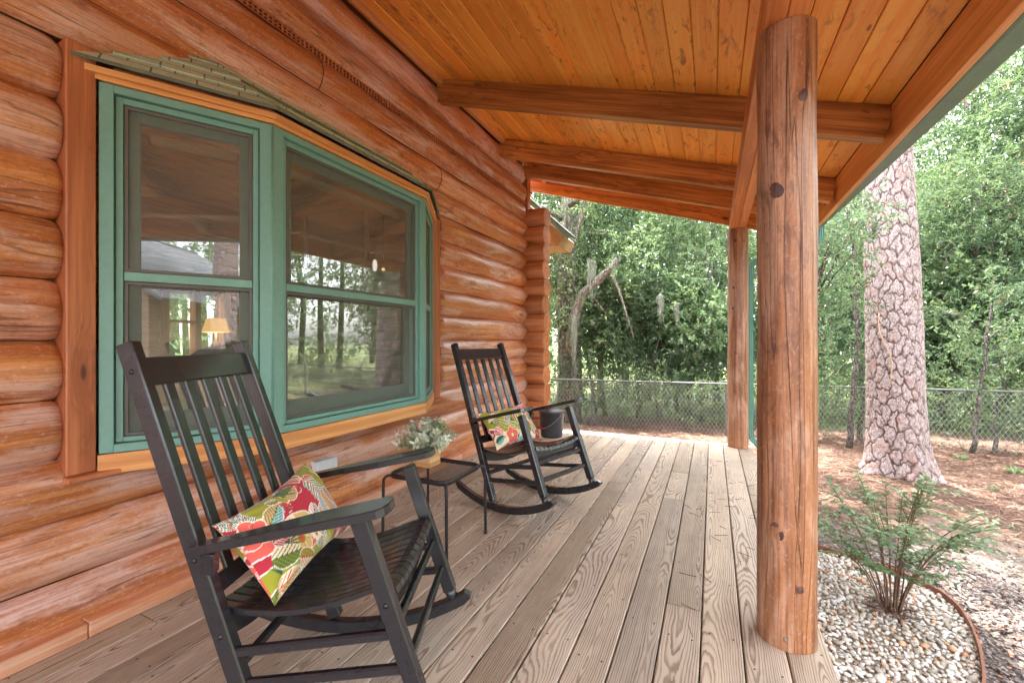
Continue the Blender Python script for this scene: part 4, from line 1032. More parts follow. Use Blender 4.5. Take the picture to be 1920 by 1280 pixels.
# ------------------------------------------------------------------ rocking chairs
def make_chair():
    root = empty('rocking_chair')
    PT, PB, FT, FB = V(-.422, 0, 1.15), V(-.039, 0, .060), V(.251, 0, .660), V(.432, 0, .128)
    w_, wt, S = .257, .244, CHAIR
    def lerp(a, c, f): return a + (c - a) * f
    def backpt(z, y): f = (PT[2] - z) / (PT[2] - PB[2]); return lerp(PT, PB, f) + V(0, y, 0)
    def legpt(z, y): f = (FT[2] - z) / (FT[2] - FB[2]); return lerp(FT, FB, f) + V(0, y, 0)
    bd = nrm(PT - PB); bn = nrm(V(bd[2], 0, -bd[0]))
    def dome(p, d, name, par):
        b = MB(); b.lathe([(0.0, .0045), (.004, .004), (.0068, .0022), (.0078, 0)], (0, 0, 0), 10)
        o = b.build(name, BOLT, par); o.location = Vector(p); o.rotation_euler = Vector(d).to_track_quat('Z', 'Y').to_euler()
    for sy in (-1, 1):
        b = MB(); b.beam(PB + V(0, sy * w_, 0), PT + V(0, sy * wt, 0), .036, .050, (0, 1, 0), .004)
        o = b.build('back_post', S, root)
        for z in (1.07, .545, .335, .19): dome(backpt(z, sy * (lerp(wt, w_, (1.15 - z) / 1.09) + .018)) , V(0, sy, 0), 'bolt', o)
        b = MB()
        d = nrm(FB - FT); k0 = FT + V(0, sy * w_, 0); 
        b.beam(k0, FB + V(0, sy * w_, 0) - d * .045, .036, .048, (0, 1, 0), .004)
        b.tube([FB + V(0, sy * w_, 0) - d * .052, FB + V(0, sy * w_, 0) - d * .02, FB + V(0, sy * w_, 0) + d * .004], [.024, .021, .014], 12)
        o = b.build('front_leg', S, root)
        for z in (.43, .20): dome(legpt(z, sy * (w_ + .018)), V(0, sy, 0), 'bolt', o)
        # rocker
        R_ = 1.0; xs_ = np.linspace(-.425, .50, 40); vs = []
        for x in xs_:
            z = R_ - sqrt(R_ * R_ - x * x); th = .047
            e = min((x + .425) / .05, (.50 - x) / .03, 1.0); e = max(e, 0.0); e = sqrt(1 - (1 - e) ** 2)
            th2 = .012 + (th - .012) * e; zz = z + (th - th2) * (.5 if x < 0 else .3) + (.012 * (1 - e) if x < 0 else 0)
            for dy, dz in ((-.019, .003), (-.016, 0), (.016, 0), (.019, .003), (.019, th2 - .004), (.015, th2), (-.015, th2), (-.019, th2 - .004)):
                vs.append((x, sy * w_ + dy, zz + dz))
        n = 8; fs = [(i * n + k, (i + 1) * n + k, (i + 1) * n + (k + 1) % n, i * n + (k + 1) % n) for i in range(39) for k in range(n)]
        fs += [tuple(range(n)), tuple(39 * n + k for k in reversed(range(n)))]
        b = MB(); b.add(vs, fs); b.build('rocker', S, root)
        # armrest: plank that widens to the front
        A0, A1 = V(-.185, 0, .583), V(.352, 0, .7005)
        dA = nrm(A1 - A0); uA = nrm(V(-dA[2], 0, dA[0])); L = np.linalg.norm(A1 - A0)
        outl = [(0, .284), (0, .322), (.10 * L, .326), (.35 * L, .330), (.85 * L, .340), (.95 * L, .338), (.985 * L, .326), (L, .300), (L, .262), (.985 * L, .243), (.95 * L, .236), (.60 * L, .243), (.42 * L, .262), (.30 * L, .276), (.15 * L, .283)]
        pt = [A0 + dA * s_ + V(0, sy * y_, 0) for s_, y_ in outl]
        b = MB(); c = sum(pt) / len(pt)
        lo, hi = [p for p in pt], [p + uA * .0205 for p in pt]; m = len(pt)
        ins = lambda P, k, u: [c_ + (p - c_) * 1 for p, c_ in zip(P, [c] * m)]
        top2 = [c + (p - c) * V(.988, .95, .988) for p in hi]
        top2 = [p + V(0, 0, 0) + uA * .003 for p in top2]
        vs = lo + hi + top2; fs = []
        for i in range(m):
            j = (i + 1) % m
            for q in ((i, j, m + j, m + i), (m + i, m + j, 2 * m + j, 2 * m + i)): fs.append(q)
        fs += [tuple(range(2 * m, 3 * m)), tuple(reversed(range(m)))]
        if sy > 0: fs = [tuple(reversed(f)) for f in fs]
        # first and last faces wind with the outline; make sure they look outwards
        b.add(vs, fs); b.build('armrest', S, root)
        b = MB(); b.beam(A0 + dA * .045 + V(0, sy * .300, -.004), A0 + dA * .045 + V(-.01, sy * .285, -.07), .03, .03, (1, 0, 0), .003); b.build('arm_block', S, root)
        for z0_, z1_ in ((.283, .345), (.195, .250)):
            b = MB(); p, q = backpt(z0_, sy * w_), legpt(z1_, sy * w_); b.beam(p, q, .022, .027, (0, 1, 0), .006); b.build('side_stretcher', S, root)
    for z in (.365, .262):
        b = MB(); b.beam(legpt(z, -w_ + .01), legpt(z, w_ - .01), .028, .022, (0, 0, 1), .006); b.build('front_stretcher', S, root)
    b = MB(); b.beam(backpt(.235, -w_ + .01), backpt(.235, w_ - .01), .028, .022, (0, 0, 1), .006); b.build('rear_stretcher', S, root)
    # crest rail, lower rail, five slats
    zt, zb = 1.105, 1.028
    b = MB(); c = (backpt(zt, 0) + backpt(zb, 0)) / 2; b.box(c, V(0, wt - .012, 0), bd * .043, bn * .011, .004); b.build('crest_rail', S, root)
    c = backpt(.455, 0); b = MB(); b.box(c, V(0, w_ - .014, 0), bd * .026, bn * .011, .004); b.build('lower_back_rail', S, root)
    for k in range(5):
        y = (k - 2) * .0785
        b = MB(); b.beam(backpt(.465, y * 1.03) , backpt(1.035, y), .037, .014, (0, 1, 0), .004); b.build('back_slat', S, root)
    # dished seat of front-to-back slats
    xs_ = np.array([-.185, -.14, -.08, 0, .08, .16, .22, .27, .305, .328, .342, .348]); zs_ = np.array([.398, .391, .384, .382, .390, .410, .431, .451, .462, .464, .456, .440])
    b = MB(); ns = 11; wdt = .462 / ns
    for k in range(ns):
        y0 = -.231 + wdt * k + .002; y1 = y0 + wdt - .0045; th = .014; vs = []
        dish = lambda y: -.022 * (1 - (y / .231) ** 2)
        tx = np.gradient(xs_); tz = np.gradient(zs_); ln = np.hypot(tx, tz); nx, nz = -tz / ln, tx / ln
        for x, z, a_, c_ in zip(xs_, zs_, nx, nz):
            for y, dn_ in ((y0, 0), (y0 + .003, .0025), (y1 - .003, .0025), (y1, 0), (y1, -th), (y0, -th)):
                vs.append((x + a_ * dn_, y, z + c_ * dn_ + dish(y)))
        n = 6; m = len(xs_)
        fs = [(i * n + q, i * n + (q + 1) % n, (i + 1) * n + (q + 1) % n, (i + 1) * n + q) for i in range(m - 1) for q in range(n)]
        fs = [tuple(reversed(f)) for f in fs] + [tuple(range(n)), tuple((m - 1) * n + q for q in reversed(range(n)))]
        b.add(vs, fs)
    b.build('seat', S, root)
    for x0, zt_, hh in ((.318, .444, .060), (-.135, .376, .055)):
        b = MB(); ys = np.linspace(-.240, .240, 17); vs = []
        for y in ys:
            dd = -.022 * (1 - (y / .24) ** 2)
            for dx, dz in ((0, 0), (.022, 0), (.022, -hh + dd * .8), (0, -hh + dd * .8)): vs.append((x0 + dx - .012, y, zt_ + dd + dz))
        b.add(vs, [(4 * i + q, 4 * i + (q + 1) % 4, 4 * i + 4 + (q + 1) % 4, 4 * i + 4 + q) for i in range(16) for q in range(4)] + [(3, 2, 1, 0), (64, 65, 66, 67)])
        b.build('seat_rail', S, root)
    return root
ch = make_chair()
tag(ch, 'nearest black wooden slat back rocking chair beneath the left window pane', 'rocking chair', 'black rocking chairs on the porch')
ch.location = (-1.2248, 1.0494, 0); ch.rotation_euler = (0, 0, radians(23.59))
c2 = copy_tree(ch); tb_ = -0.0513
tag(c2, 'farther black rocking chair leaning beyond the side table near the cabin corner', 'rocking chair')
ax = V(cos(radians(-18.59)), sin(radians(-18.59)))
sh_ = -0.9 * sin(tb_)
c2.location = (-1.2854 + ax[0] * sh_, 2.8753 + ax[1] * sh_, 0.9 - 0.9 * cos(tb_) + 0.001); c2.rotation_euler = (0, tb_, radians(-18.59))

# ------------------------------------------------------------------ floral pillows: the print is laid out motif by motif on the cloth
def hx(*c): return np.array(hexc(*c))
GRN, GRN2, RED, COR, CRM, AQU, TAN, DKG, WHT = hx(158, 160, 44), hx(120, 134, 40), hx(188, 40, 62), hx(236, 104, 92), hx(244, 226, 190), hx(160, 206, 206), hx(222, 186, 120), hx(52, 92, 62), hx(250, 244, 234)
def floral(U, Vv, seed, bgpatch, motifs):
    """U,Vv in cm; returns linear rgb"""
    c = np.zeros(U.shape + (3,)); c[:] = RED
    for (cx_, cy_, rx, ry, an, col) in bgpatch:
        x = (U - cx_) * cos(an) + (Vv - cy_) * sin(an); y = -(U - cx_) * sin(an) + (Vv - cy_) * cos(an)
        q = (x / rx) ** 2 + (y / ry) ** 2 + 0.18 * np.sin(3 * np.arctan2(y, x) + cx_) ; c[q < 1.0] = WHT; c[q < 0.86] = col
    for mt in motifs:
        k, cx_, cy_, sz, an = mt[:5]
        x = (U - cx_) * cos(an) + (Vv - cy_) * sin(an); y = -(U - cx_) * sin(an) + (Vv - cy_) * cos(an)
        if k == 'leaf':
            c1, c2_, asp = mt[5], mt[6], mt[7]
            t = x / sz; wl = asp * sz * np.sqrt(np.clip(t * (1 - t), 0, None)) * (1.15 - .5 * t)
            ins = (t > 0) & (t < 1)
            c[ins & (np.abs(y) < wl + .32)] = WHT
            m = ins & (np.abs(y) < wl); c[m] = c1
            c[m & (y > 0.1 * np.sin(x * 3))] = c2_
            vein = np.abs(((x - np.abs(y) * 1.3) / sz * 6.0) % 1 - .5) < .13
            c[m & vein & (np.abs(y) > .12)] = mt[8] if len(mt) > 8 else DKG
            c[m & (np.abs(y) < .13)] = mt[8] if len(mt) > 8 else DKG
        elif k == 'fern':
            for s_ in (-1, 1):
                for i in range(9):
                    f = i / 9; bx_ = f * sz; ll = sz * .62 * (1 - .75 * abs(f - .35)); a2_ = s_ * (1.05 - .35 * f)
                    X = (x - bx_) * cos(a2_) + y * sin(a2_); Y_ = -(x - bx_) * sin(a2_) + y * cos(a2_)
                    tt = X / ll; wd = .42 * np.sqrt(np.clip(tt * (1 - tt), 0, None)) * 2
                    ii = (tt > 0) & (tt < 1); c[ii & (np.abs(Y_) < wd + .12)] = WHT; c[ii & (np.abs(Y_) < wd * .72)] = DKG if i % 2 else hx(94, 140, 104)
            c[(x > -.4) & (x < sz) & (np.abs(y) < .16)] = COR
        elif k == 'flower':
            col, ctr = mt[5], mt[6]; th = np.arctan2(y, x); r = np.hypot(x, y)
            R_ = sz * (0.72 + 0.28 * np.abs(np.cos(2.5 * th)))
            c[r < R_ + .35] = WHT; c[r < R_] = col
            c[(r < R_) & (np.abs(np.cos(2.5 * th)) < .13) & (r > sz * .25)] = col * .55
            c[(r < R_ * .75) & (np.abs(np.sin(2.5 * th + .3 * r)) < .12)] = np.minimum(col * 1.5 + .08, 1)
            c[r < sz * .30] = ctr; c[(r < sz * .30) & (r > sz * .22)] = GRN2
        elif k == 'stripes':
            col, n_ = mt[5], mt[6]
            for i in range(n_):
                a2_ = (i - n_ / 2) * .22; X = x * cos(a2_) + y * sin(a2_); Y_ = -x * sin(a2_) + y * cos(a2_)
                tt = X / sz; wd = .26 * np.sqrt(np.clip(tt * (1 - tt), 0, None)) * 2
                c[(tt > 0) & (tt < 1) & (np.abs(Y_) < wd)] = col
    return c
_R = np.random.RandomState(19)
def filler(n, keep):
    out = []
    for _ in range(n):
        x, y = _R.uniform(0, 52), _R.uniform(0, 31); a = _R.uniform(0, 6.28); k = _R.randint(5)
        if k < 2: out.append(('leaf', x, y, _R.uniform(4, 7), a, [AQU, TAN, CRM, GRN2, COR][_R.randint(5)], [CRM, AQU, GRN, TAN, RED][_R.randint(5)], _R.uniform(.45, .75), [RED, DKG][_R.randint(2)]))
        elif k == 2: out.append(('stripes', x, y, _R.uniform(3.5, 6.5), a, [CRM, DKG, WHT, RED][_R.randint(4)], 5))
        elif k == 3: out.append(('flower', x, y, _R.uniform(1.6, 2.8), a, [COR, TAN, CRM][_R.randint(3)], [CRM, RED][_R.randint(2)]))
        else: out.append(('fern', x, y, _R.uniform(5, 8), a))
    return out
def pillow(name, TL, TR, BL, BR, thick, W, Hh, bg, motifs, label, dog):
    """corners in world space; front side faces the camera side"""
    TL, TR, BL, BR = [np.asarray(q, float) for q in (TL, TR, BL, BR)]
    n, m = 180, 116
    u = np.linspace(-1, 1, n); v = np.linspace(-1, 1, m); U, Q = np.meshgrid(u, v, indexing='ij')
    a, c = (U + 1) / 2, (Q + 1) / 2
    # edges bow in between the corners
    bow = 0.05
    aa = a + (0.5 - a) * bow * (1 - Q ** 2) * 2 * np.abs(U) ** 3; cc = c + (0.5 - c) * bow * 1.6 * (1 - U ** 2) * 2 * np.abs(Q) ** 3
    P = (TL[None, None] * ((1 - aa) * cc)[..., None] + TR * (aa * cc)[..., None] + BL * ((1 - aa) * (1 - cc))[..., None] + BR * (aa * (1 - cc))[..., None])
    nn = -nrm(np.cross(TR - TL, BL - TL)); 
    prof = (np.clip(1 - np.abs(U) ** 2.8, 0, 1) ** .58) * (np.clip(1 - np.abs(Q) ** 2.8, 0, 1) ** .58)
    cr_ = np.hypot(np.abs(U) - 1, np.abs(Q) - 1); ca_ = np.arctan2(1 - np.abs(Q), 1 - np.abs(U) + 1e-3)
    wr = .16 * np.sin(ca_ * 11 + U * 2) * np.exp(-(cr_ / .55) ** 2) + .07 * np.sin(U * 6 + Q * 4 + 1) * np.abs(U) + .05 * np.sin(Q * 9 - U * 3) * Q ** 2
    colr = floral(a * W, c * Hh, 0, bg, filler(26, 0) + motifs); colr2 = floral((1 - a) * W, c * Hh, 0, bg, filler(26, 0) + motifs)
    o = empty  # noqa
    b = MB(); rgba = lambda q: np.concatenate([q, np.ones(q.shape[:2] + (1,))], -1).reshape(-1, 4)
    cen = P.mean((0, 1))
    f = [(i * m + j, (i + 1) * m + j, (i + 1) * m + j + 1, i * m + j + 1) for i in range(n - 1) for j in range(m - 1)]
    front = P + nn * (thick * (prof + wr * prof))[..., None]; back = P - nn * (thick * .8 * prof)[..., None]
    fl = nrm(np.cross(front[100, 50] - front[99, 50], front[99, 51] - front[99, 50])) @ nn > 0
    b.add((front - cen).reshape(-1, 3), f if fl else [tuple(reversed(q)) for q in f], None, .5, True, rgba(colr))
    b.add((back - cen).reshape(-1, 3), [tuple(reversed(q)) for q in f] if fl else f, None, .5, True, rgba(colr2))
    ob = b.build(name, PILLOW); ob.location = Vector(cen); tag(ob, label, 'pillow', 'floral pillows on the rocking chairs')
    return ob
t = NT('floral_cotton'); cc_ = t.n('ShaderNodeTexCoord').outputs['Object']
wv = t.noise(cc_, 900.0, 2.0); PILLOW = t.end(t.bsdf(t.attr('col', 'Color'), .85, t.bump(wv, .15, .001), Sheen_Weight=.15))
def chairpt(o, x, y, z):
    M_ = Matrix.Translation(o.location) @ o.rotation_euler.to_matrix().to_4x4(); return np.array((M_ @ Vector((x, y, z)))[:])
bgA = [(4, 4, 12, 7, .3, GRN), (26, 2, 14, 7, -.1, GRN), (47, 25, 10, 9, .2, GRN), (3, 20, 8, 6, .5, COR), (49, 8, 7, 8, .2, COR), (18, 15, 7, 5, .2, TAN), (16, 27, 11, 4.5, 0, GRN)]
moA = [('leaf', 21, 26, 9, .2, TAN, GRN2, .8), ('leaf', 9, 21, 9, .5, AQU, TAN, .75), ('flower', 4, 22, 5.0, .3, COR, CRM), ('flower', 16, 11.5, 5.0, .1, TAN, hx(222, 80, 40)), ('fern', 37, 27, 11, -1.45), ('leaf', 30, 8, 10, 1.05, AQU, TAN, .8, RED), ('leaf', 35, 8, 12, 1.35, TAN, AQU, .75, RED), ('leaf', 40, 9, 11, 1.6, AQU, TAN, .75, RED), ('leaf', 25, 12, 8, .9, AQU, WHT, .7, RED), ('leaf', 3, 12, 11, -.3, GRN2, CRM, .7), ('leaf', 11, 7, 9, -.5, CRM, GRN, .7, RED), ('stripes', 26, 1, 7, .9, CRM, 9), ('stripes', 34, 1.5, 6, 1.1, RED, 5), ('stripes', 46, 24, 8, .6, CRM, 7), ('stripes', 20, 29, 9, -.1, DKG, 4), ('leaf', 42, 20, 8, -1.2, TAN, AQU, .7, RED), ('flower', 49, 12, 3.4, .3, COR, WHT), ('leaf', 2, 3, 9, .1, TAN, CRM, .6, RED), ('leaf', 6, 16, 8, -.1, RED, RED * .8, .6, WHT), ('stripes', 9, 14, 8, -.2, DKG, 3)]
bgB = [(16, 20, 22, 11, -.1, GRN), (40, 6, 12, 10, .2, CRM), (48, 22, 8, 9, .2, COR), (46, 9, 8, 12, .5, GRN), (6, 5, 8, 6, .3, CRM), (26, 3, 10, 4, .1, RED)]
moB = [('leaf', 30, 4, 17, 2.35, GRN2, GRN, .55, CRM), ('leaf', 33, 4, 17, 1.75, CRM, GRN, .45), ('leaf', 34, 4, 16, 1.2, GRN2, CRM, .5, RED), ('leaf', 30, 3, 13, 2.8, CRM, GRN2, .5), ('stripes', 4, 24, 16, -.35, CRM, 9), ('stripes', 2, 20, 12, -.2, DKG, 5), ('flower', 17, 6.0, 6.2, .3, COR, CRM), ('leaf', 3, 14, 8, -.8, RED, COR, .9, WHT), ('leaf', 24, 2, 8, .3, AQU, WHT, .7), ('flower', 48, 25, 4.5, .1, COR, CRM), ('leaf', 34, 27, 10, -.2, RED, RED * .7, .6, WHT), ('leaf', 1, 4, 8, .4, AQU, DKG, .8), ('flower', 46, 3, 3.8, .2, RED, CRM), ('leaf', 40, 18, 9, -.9, CRM, TAN, .6, RED), ('stripes', 44, 14, 8, 1.2, DKG, 5)]
pillow('floral_pillow', chairpt(ch, -.165, -.262, .640), chairpt(ch, -.165, .258, .672), chairpt(ch, -.015, -.214, .388), chairpt(ch, .005, .285, .398), .078, 52, 31, bgA, moA, 'crimson and lime floral pillow tilted on the nearest rocking chair', 0)
pillow('floral_pillow', chairpt(c2, -.165, -.262, .645), chairpt(c2, -.165, .215, .672), chairpt(c2, .020, -.262, .408), chairpt(c2, .045, .195, .418), .066, 52, 31, bgB, moB, 'lime green pillow with a coral flower on the farther rocking chair', 0)

# ------------------------------------------------------------------ side table
tab = empty('side_table', (-1.445, 2.075, 0)); tag(tab, 'small black steel side table with a perforated top between the chairs', 'table')
def rrect(h, r, n=8):
    P = []
    for cx_, cy_, a0 in ((1, 1, 0), (-1, 1, pi / 2), (-1, -1, pi), (1, -1, 3 * pi / 2)):
        for k in range(n + 1): a = a0 + pi / 2 * k / n; P.append((cx_ * (h - r) + r * cos(a), cy_ * (h - r) + r * sin(a)))
    return np.array(P)
HT = .194
q = rrect(HT, .055); b = MB(); n = len(q); vs = []
for sc_, z in ((1, .398), (1, .421), (.972, .424), (.965, .415), (.972, .398)):
    for x, y in q: vs.append((x * sc_, y * sc_, z))
b.add(vs, [(i * n + k, i * n + (k + 1) % n, ((i + 1) % 5) * n + (k + 1) % n, ((i + 1) % 5) * n + k) for i in range(5) for k in range(n)], None, .5, True)
b.build('top_rim', TABM, tab)
b = MB(); s_ = .021; R_ = HT - .006
def inside(x, y):
    x, y = abs(x), abs(y); r = .05
    if x > R_ or y > R_: return False
    return not (x > R_ - r and y > R_ - r and hypot(x - R_ + r, y - R_ + r) > r)
nseg = 60
for k in range(-26, 27):
    for sg in (1, -1):
        c = k * s_; pts_ = [(t_, sg * t_ * .62 + c) for t_ in np.linspace(-R_, R_, 2 * nseg)]
        run = [p for p in pts_ if inside(*p)]
        if len(run) > 2:
            p, e = V(*run[0], .414), V(*run[-1], .414); b.beam(p, e, .0026, .0018, V(-(e - p)[1], (e - p)[0], 0), .0004)
b.build('mesh_top', TABM, tab)
for sx in (-1, 1):
    for sy in (-1, 1):
        b = MB(); d = nrm(V(sx, sy, 0)); p0 = V(sx * (HT - .016), sy * (HT - .016), .408); o_ = d * .036
        path = [p0 - d * .01, p0 + d * .012] + [p0 + d * (.012 + .028 * sin(a)) - V(0, 0, .030 * (1 - cos(a))) for a in np.linspace(.2, pi / 2, 7)] + [p0 + d * .041 - V(0, 0, .10), p0 + d * .043 - V(0, 0, .25), p0 + d * .045 - V(0, 0, .4065)]
        b.tube(path, .0085, 10, up=(sx, -sy, 0.1)); lg_ = b.build('leg', TABM, tab)
        b = MB(); b.lathe([(0, 0.0005), (.011, 0.0005), (.011, .018), (.0086, .02)], tuple(p0 + d * .045 - V(0, 0, .408)), 12); b.build('foot_cap', CHAIR, lg_)

# ------------------------------------------------------------------ planter
pln = empty('planter', (-1.547, 2.125, .4165)); tag(pln, 'pale wooden cube planter of silvery greenery on the side table', 'planter')
hw = .056; b = MB()
for k in range(4):
    z0_, z1_ = .001 + k * .0262, .001 + (k + 1) * .0262 - .0006
    for sx in (-1, 1):
        b.bb((-hw, sx * hw - .004, z0_), (hw, sx * hw + .004, z1_), 0, .0006); b.bb((sx * (hw - .0005) - .004, -hw + .0045, z0_), (sx * (hw - .0005) + .004, hw - .0045, z1_), 1, .0006)
b.build('box', BOXW, pln)
b = MB(); b.bb((-hw + .005, -hw + .005, .002), (hw - .005, hw - .005, .09), 0); b.build('soil', paint('dark_moss', hexc(60, 62, 44), .9, .3, .4, 80), pln)

def leaves(P, D, N, L, Wd, rnd, fold=.25, curl=.15):
    """leaf-shaped folded quads: base P, direction D, normal N"""
    P, D, N = np.asarray(P), np.asarray(D), np.asarray(N); k = len(P)
    D = D / (np.linalg.norm(D, axis=1)[:, None] + 1e-9); S_ = np.cross(D, N); S_ /= np.linalg.norm(S_, axis=1)[:, None] + 1e-9; N = np.cross(S_, D)
    L = np.broadcast_to(L, k)[:, None]; Wd = np.broadcast_to(Wd, k)[:, None]
    mid = P + D * L * .45; tip = P + D * L - N * L * curl
    l, r = mid + S_ * Wd * .5 + N * Wd * fold, mid - S_ * Wd * .5 + N * Wd * fold
    v = np.stack([P, r, tip, l], 1).reshape(-1, 3); i = np.arange(k) * 4
    f = np.concatenate([np.stack([i, i + 1, i + 2], 1), np.stack([i, i + 2, i + 3], 1)])
    return v, f.tolist(), np.repeat(rnd, 4)
def rounded(P, D, N, L, Wd, rnd, curl=.1, fold=.15):
    """broader six-point leaf for foliage seen close up"""
    P, D, N = np.asarray(P), np.asarray(D), np.asarray(N); k = len(P)
    D = D / (np.linalg.norm(D, axis=1)[:, None] + 1e-9); S_ = np.cross(D, N); S_ /= np.linalg.norm(S_, axis=1)[:, None] + 1e-9; N = np.cross(S_, D)
    L = np.broadcast_to(L, k)[:, None]; Wd = np.broadcast_to(Wd, k)[:, None]
    pts_ = [P]
    for a_, w2, s2 in ((.3, .42, -1), (.7, .40, -1), (1, 0, 0), (.7, .40, 1), (.3, .42, 1)): pts_.append(P + D * L * a_ + S_ * Wd * w2 * s2 + N * (Wd * fold * abs(s2) - L * curl * a_ * a_))
    v = np.stack(pts_, 1).reshape(-1, 3); i = np.arange(k) * 6
    f = np.concatenate([np.stack([i, i + 1, i + 2, i + 3], 1), np.stack([i, i + 3, i + 4, i + 5], 1)])
    return v, f.tolist(), np.repeat(rnd, 6)
R = np.random.RandomState(3)
SILV = leafmat('silvery_artificial_leaves', [(0, hexc(160, 176, 128)), (.4, hexc(200, 210, 174)), (.7, hexc(222, 230, 208)), (1, hexc(210, 230, 228))], .15, .6)
FRESH = leafmat('fresh_green_artificial_leaves', [(0, hexc(90, 150, 80)), (.6, hexc(130, 184, 106)), (1, hexc(170, 210, 130))], .2, .5)
bs, bl, bf = MB(), MB(), MB()
STEM = paint('plant_stem', hexc(120, 128, 90), .7)
def sprig(p0, tipp, nl, L, Wd, mb, rlo, rhi, pair=True):
    p0, tipp = np.asarray(p0), np.asarray(tipp); d = tipp - p0; ctrl = p0 + d * .5 + V(0, 0, .025)
    tt = np.linspace(0, 1, 9)[:, None]; path = (1 - tt) ** 2 * p0 + 2 * tt * (1 - tt) * ctrl + tt ** 2 * tipp
    bs.tube(path, np.linspace(.0016, .0008, 9), 5)
    f = np.linspace(.25, 1.0, nl); pts_ = np.stack([np.interp(f, np.linspace(0, 1, 9), path[:, k]) for k in range(3)], 1)
    tg = nrm(d); P, D, N = [], [], []
    for i, p in enumerate(pts_):
        for s2 in ((-1, 1) if pair else (1,)):
            a = R.uniform(0, 2 * pi) if not pair else i * 1.4 + (0 if s2 > 0 else pi)
            x = nrm(np.cross(tg, (0.3, .2, 1))); y = np.cross(tg, x); rd = x * cos(a) + y * sin(a)
            P.append(p); D.append(tg * R.uniform(.4, .8) + rd); N.append(tg * .9 - rd * .4 + R.normal(0, .2, 3))
    k = len(P); v, f_, rr = rounded(P, D, N, R.uniform(.75, 1.15, k) * L, R.uniform(.8, 1.15, k) * Wd, R.uniform(rlo, rhi, k)); mb.add(v, f_, None, rr, True)
for k in range(54):
    a = R.uniform(0, 2 * pi); e = R.uniform(.15, 1.25); Lh = R.uniform(.11, .21); d = V(cos(a) * cos(e), sin(a) * cos(e), sin(e) * .8 + .12)
    sprig((R.uniform(-.03, .03), R.uniform(-.03, .03), .085), V(0, 0, .09) + d * Lh, 10, .038, .019, bl, 0, .85)
for k in range(7):
    sprig((R.uniform(-.02, .02), R.uniform(-.02, .02), .085), V(R.uniform(-.05, .02), R.uniform(-.03, .05), .22 + R.uniform(0, .085)), 10, .026, .025, bl, .85, 1)
for k in range(16):
    a = R.uniform(0, 2 * pi); sprig((0, 0, .085), V(.035 + .05 * cos(a), .045 + .05 * sin(a), .20 + R.uniform(0, .05)), 9, .026, .015, bf, 0, 1)
for k in range(10):
    a = R.uniform(0, 2 * pi); sprig((0, 0, .085), V(-.02 + .09 * cos(a), .09 * sin(a), .13 + R.uniform(-.01, .03)), 7, .024, .018, bf, 0, .5)
sprig((0, 0, .085), V(-.17, -.07, .150), 9, .032, .016, bl, .3, .8); sprig((0, 0, .085), V(.06, .15, .17), 9, .034, .017, bl, .3, .8); sprig((0, 0, .085), V(-.15, -.10, .20), 8, .03, .016, bl, .3, .8)
bs.build('stems', STEM, pln); bl.build('silver_foliage', SILV, pln); bf.build('green_foliage', FRESH, pln)

# ------------------------------------------------------------------ ash bucket
bk = empty('ash_bucket', (-1.76, 4.93, 0)); tag(bk, 'dark lidded metal ash bucket behind the farther rocking chair', 'bucket')
b = MB(); b.lathe([(0, .001), (.122, .001), (.128, .008), (.131, .03), (.150, .29), (.156, .292), (.156, .30), (.150, .302)], (0, 0, 0), 40); bd_ = b.build('body', BUCK, bk)
b = MB(); b.lathe([(.160, .298), (.162, .312), (.155, .318), (.140, .320), (.134, .326), (.118, .328), (.112, .334), (.092, .336), (.086, .341), (.06, .343), (0, .344)], (0, 0, 0), 40); ld = b.build('lid', BUCK, bk)
b = MB()
for y in (-.05, .05): b.bb((-.012, y - .010, .338), (.012, y + .010, .372), 2, .003)
b.bb((-.010, -.055, .360), (.010, .055, .374), 1, .004)
b.build('knob', BUCK, ld)
for sx in (-1, 1):
    b = MB(); b.bb((sx * .150 - .006, -.016, .245), (sx * .150 + .006, .016, .29), 2, .003); e = b.build('ear', BUCK, bk); e.rotation_euler = (0, 0, radians(-30))
b = MB(); rot_ = radians(-30); ex, ey = V(cos(rot_), sin(rot_), 0), V(sin(rot_), -cos(rot_), 0)
arcp = [ex * .158 * cos(a) + ey * (.165 * sin(a)) + V(0, 0, .265 - .150 * sin(a)) for a in np.linspace(0, pi, 25)]
b.tube(arcp, .0028, 8); hd = b.build('bail_handle', WIRE, bk)
b = MB(); mp = np.array(arcp[9:16]); b.tube(mp, [.008, .011, .0115, .0105, .0115, .011, .008], 12); b.build('grip', GRIP, hd)
# ------------------------------------------------------------------ yard: bark and leaves
PINEB = pine_plates()
OAKB = bark('grey_oak_bark', hexc(146, 132, 120), hexc(176, 166, 152), hexc(84, 72, 64), (16, 16, 3.2), lichen=hexc(186, 190, 176))
TWIG = bark('thin_trunk_bark', hexc(100, 88, 78), hexc(132, 122, 112), hexc(60, 50, 44), (20, 20, 6), lichen=hexc(176, 176, 168))
LAUREL = leafmat('laurel_leaves', [(0, hexc(44, 74, 46)), (.35, hexc(78, 112, 74)), (.7, hexc(112, 148, 100)), (.92, hexc(148, 176, 122)), (.985, hexc(160, 166, 104)), (1, hexc(176, 112, 80))], .34, .30)
OAKL = leafmat('oak_leaves', [(0, hexc(54, 86, 50)), (.4, hexc(92, 128, 78)), (.75, hexc(128, 162, 104)), (1, hexc(170, 190, 122))], .38, .36)
SHRUBL = leafmat('garden_shrub_leaves', [(0, hexc(64, 112, 60)), (.5, hexc(104, 152, 92)), (.85, hexc(136, 178, 116)), (1, hexc(168, 196, 126))], .3, .5)
PINEL = leafmat('pine_needle_tufts', [(0, hexc(40, 66, 30)), (.6, hexc(78, 106, 50)), (1, hexc(120, 136, 70))], .2, .5)
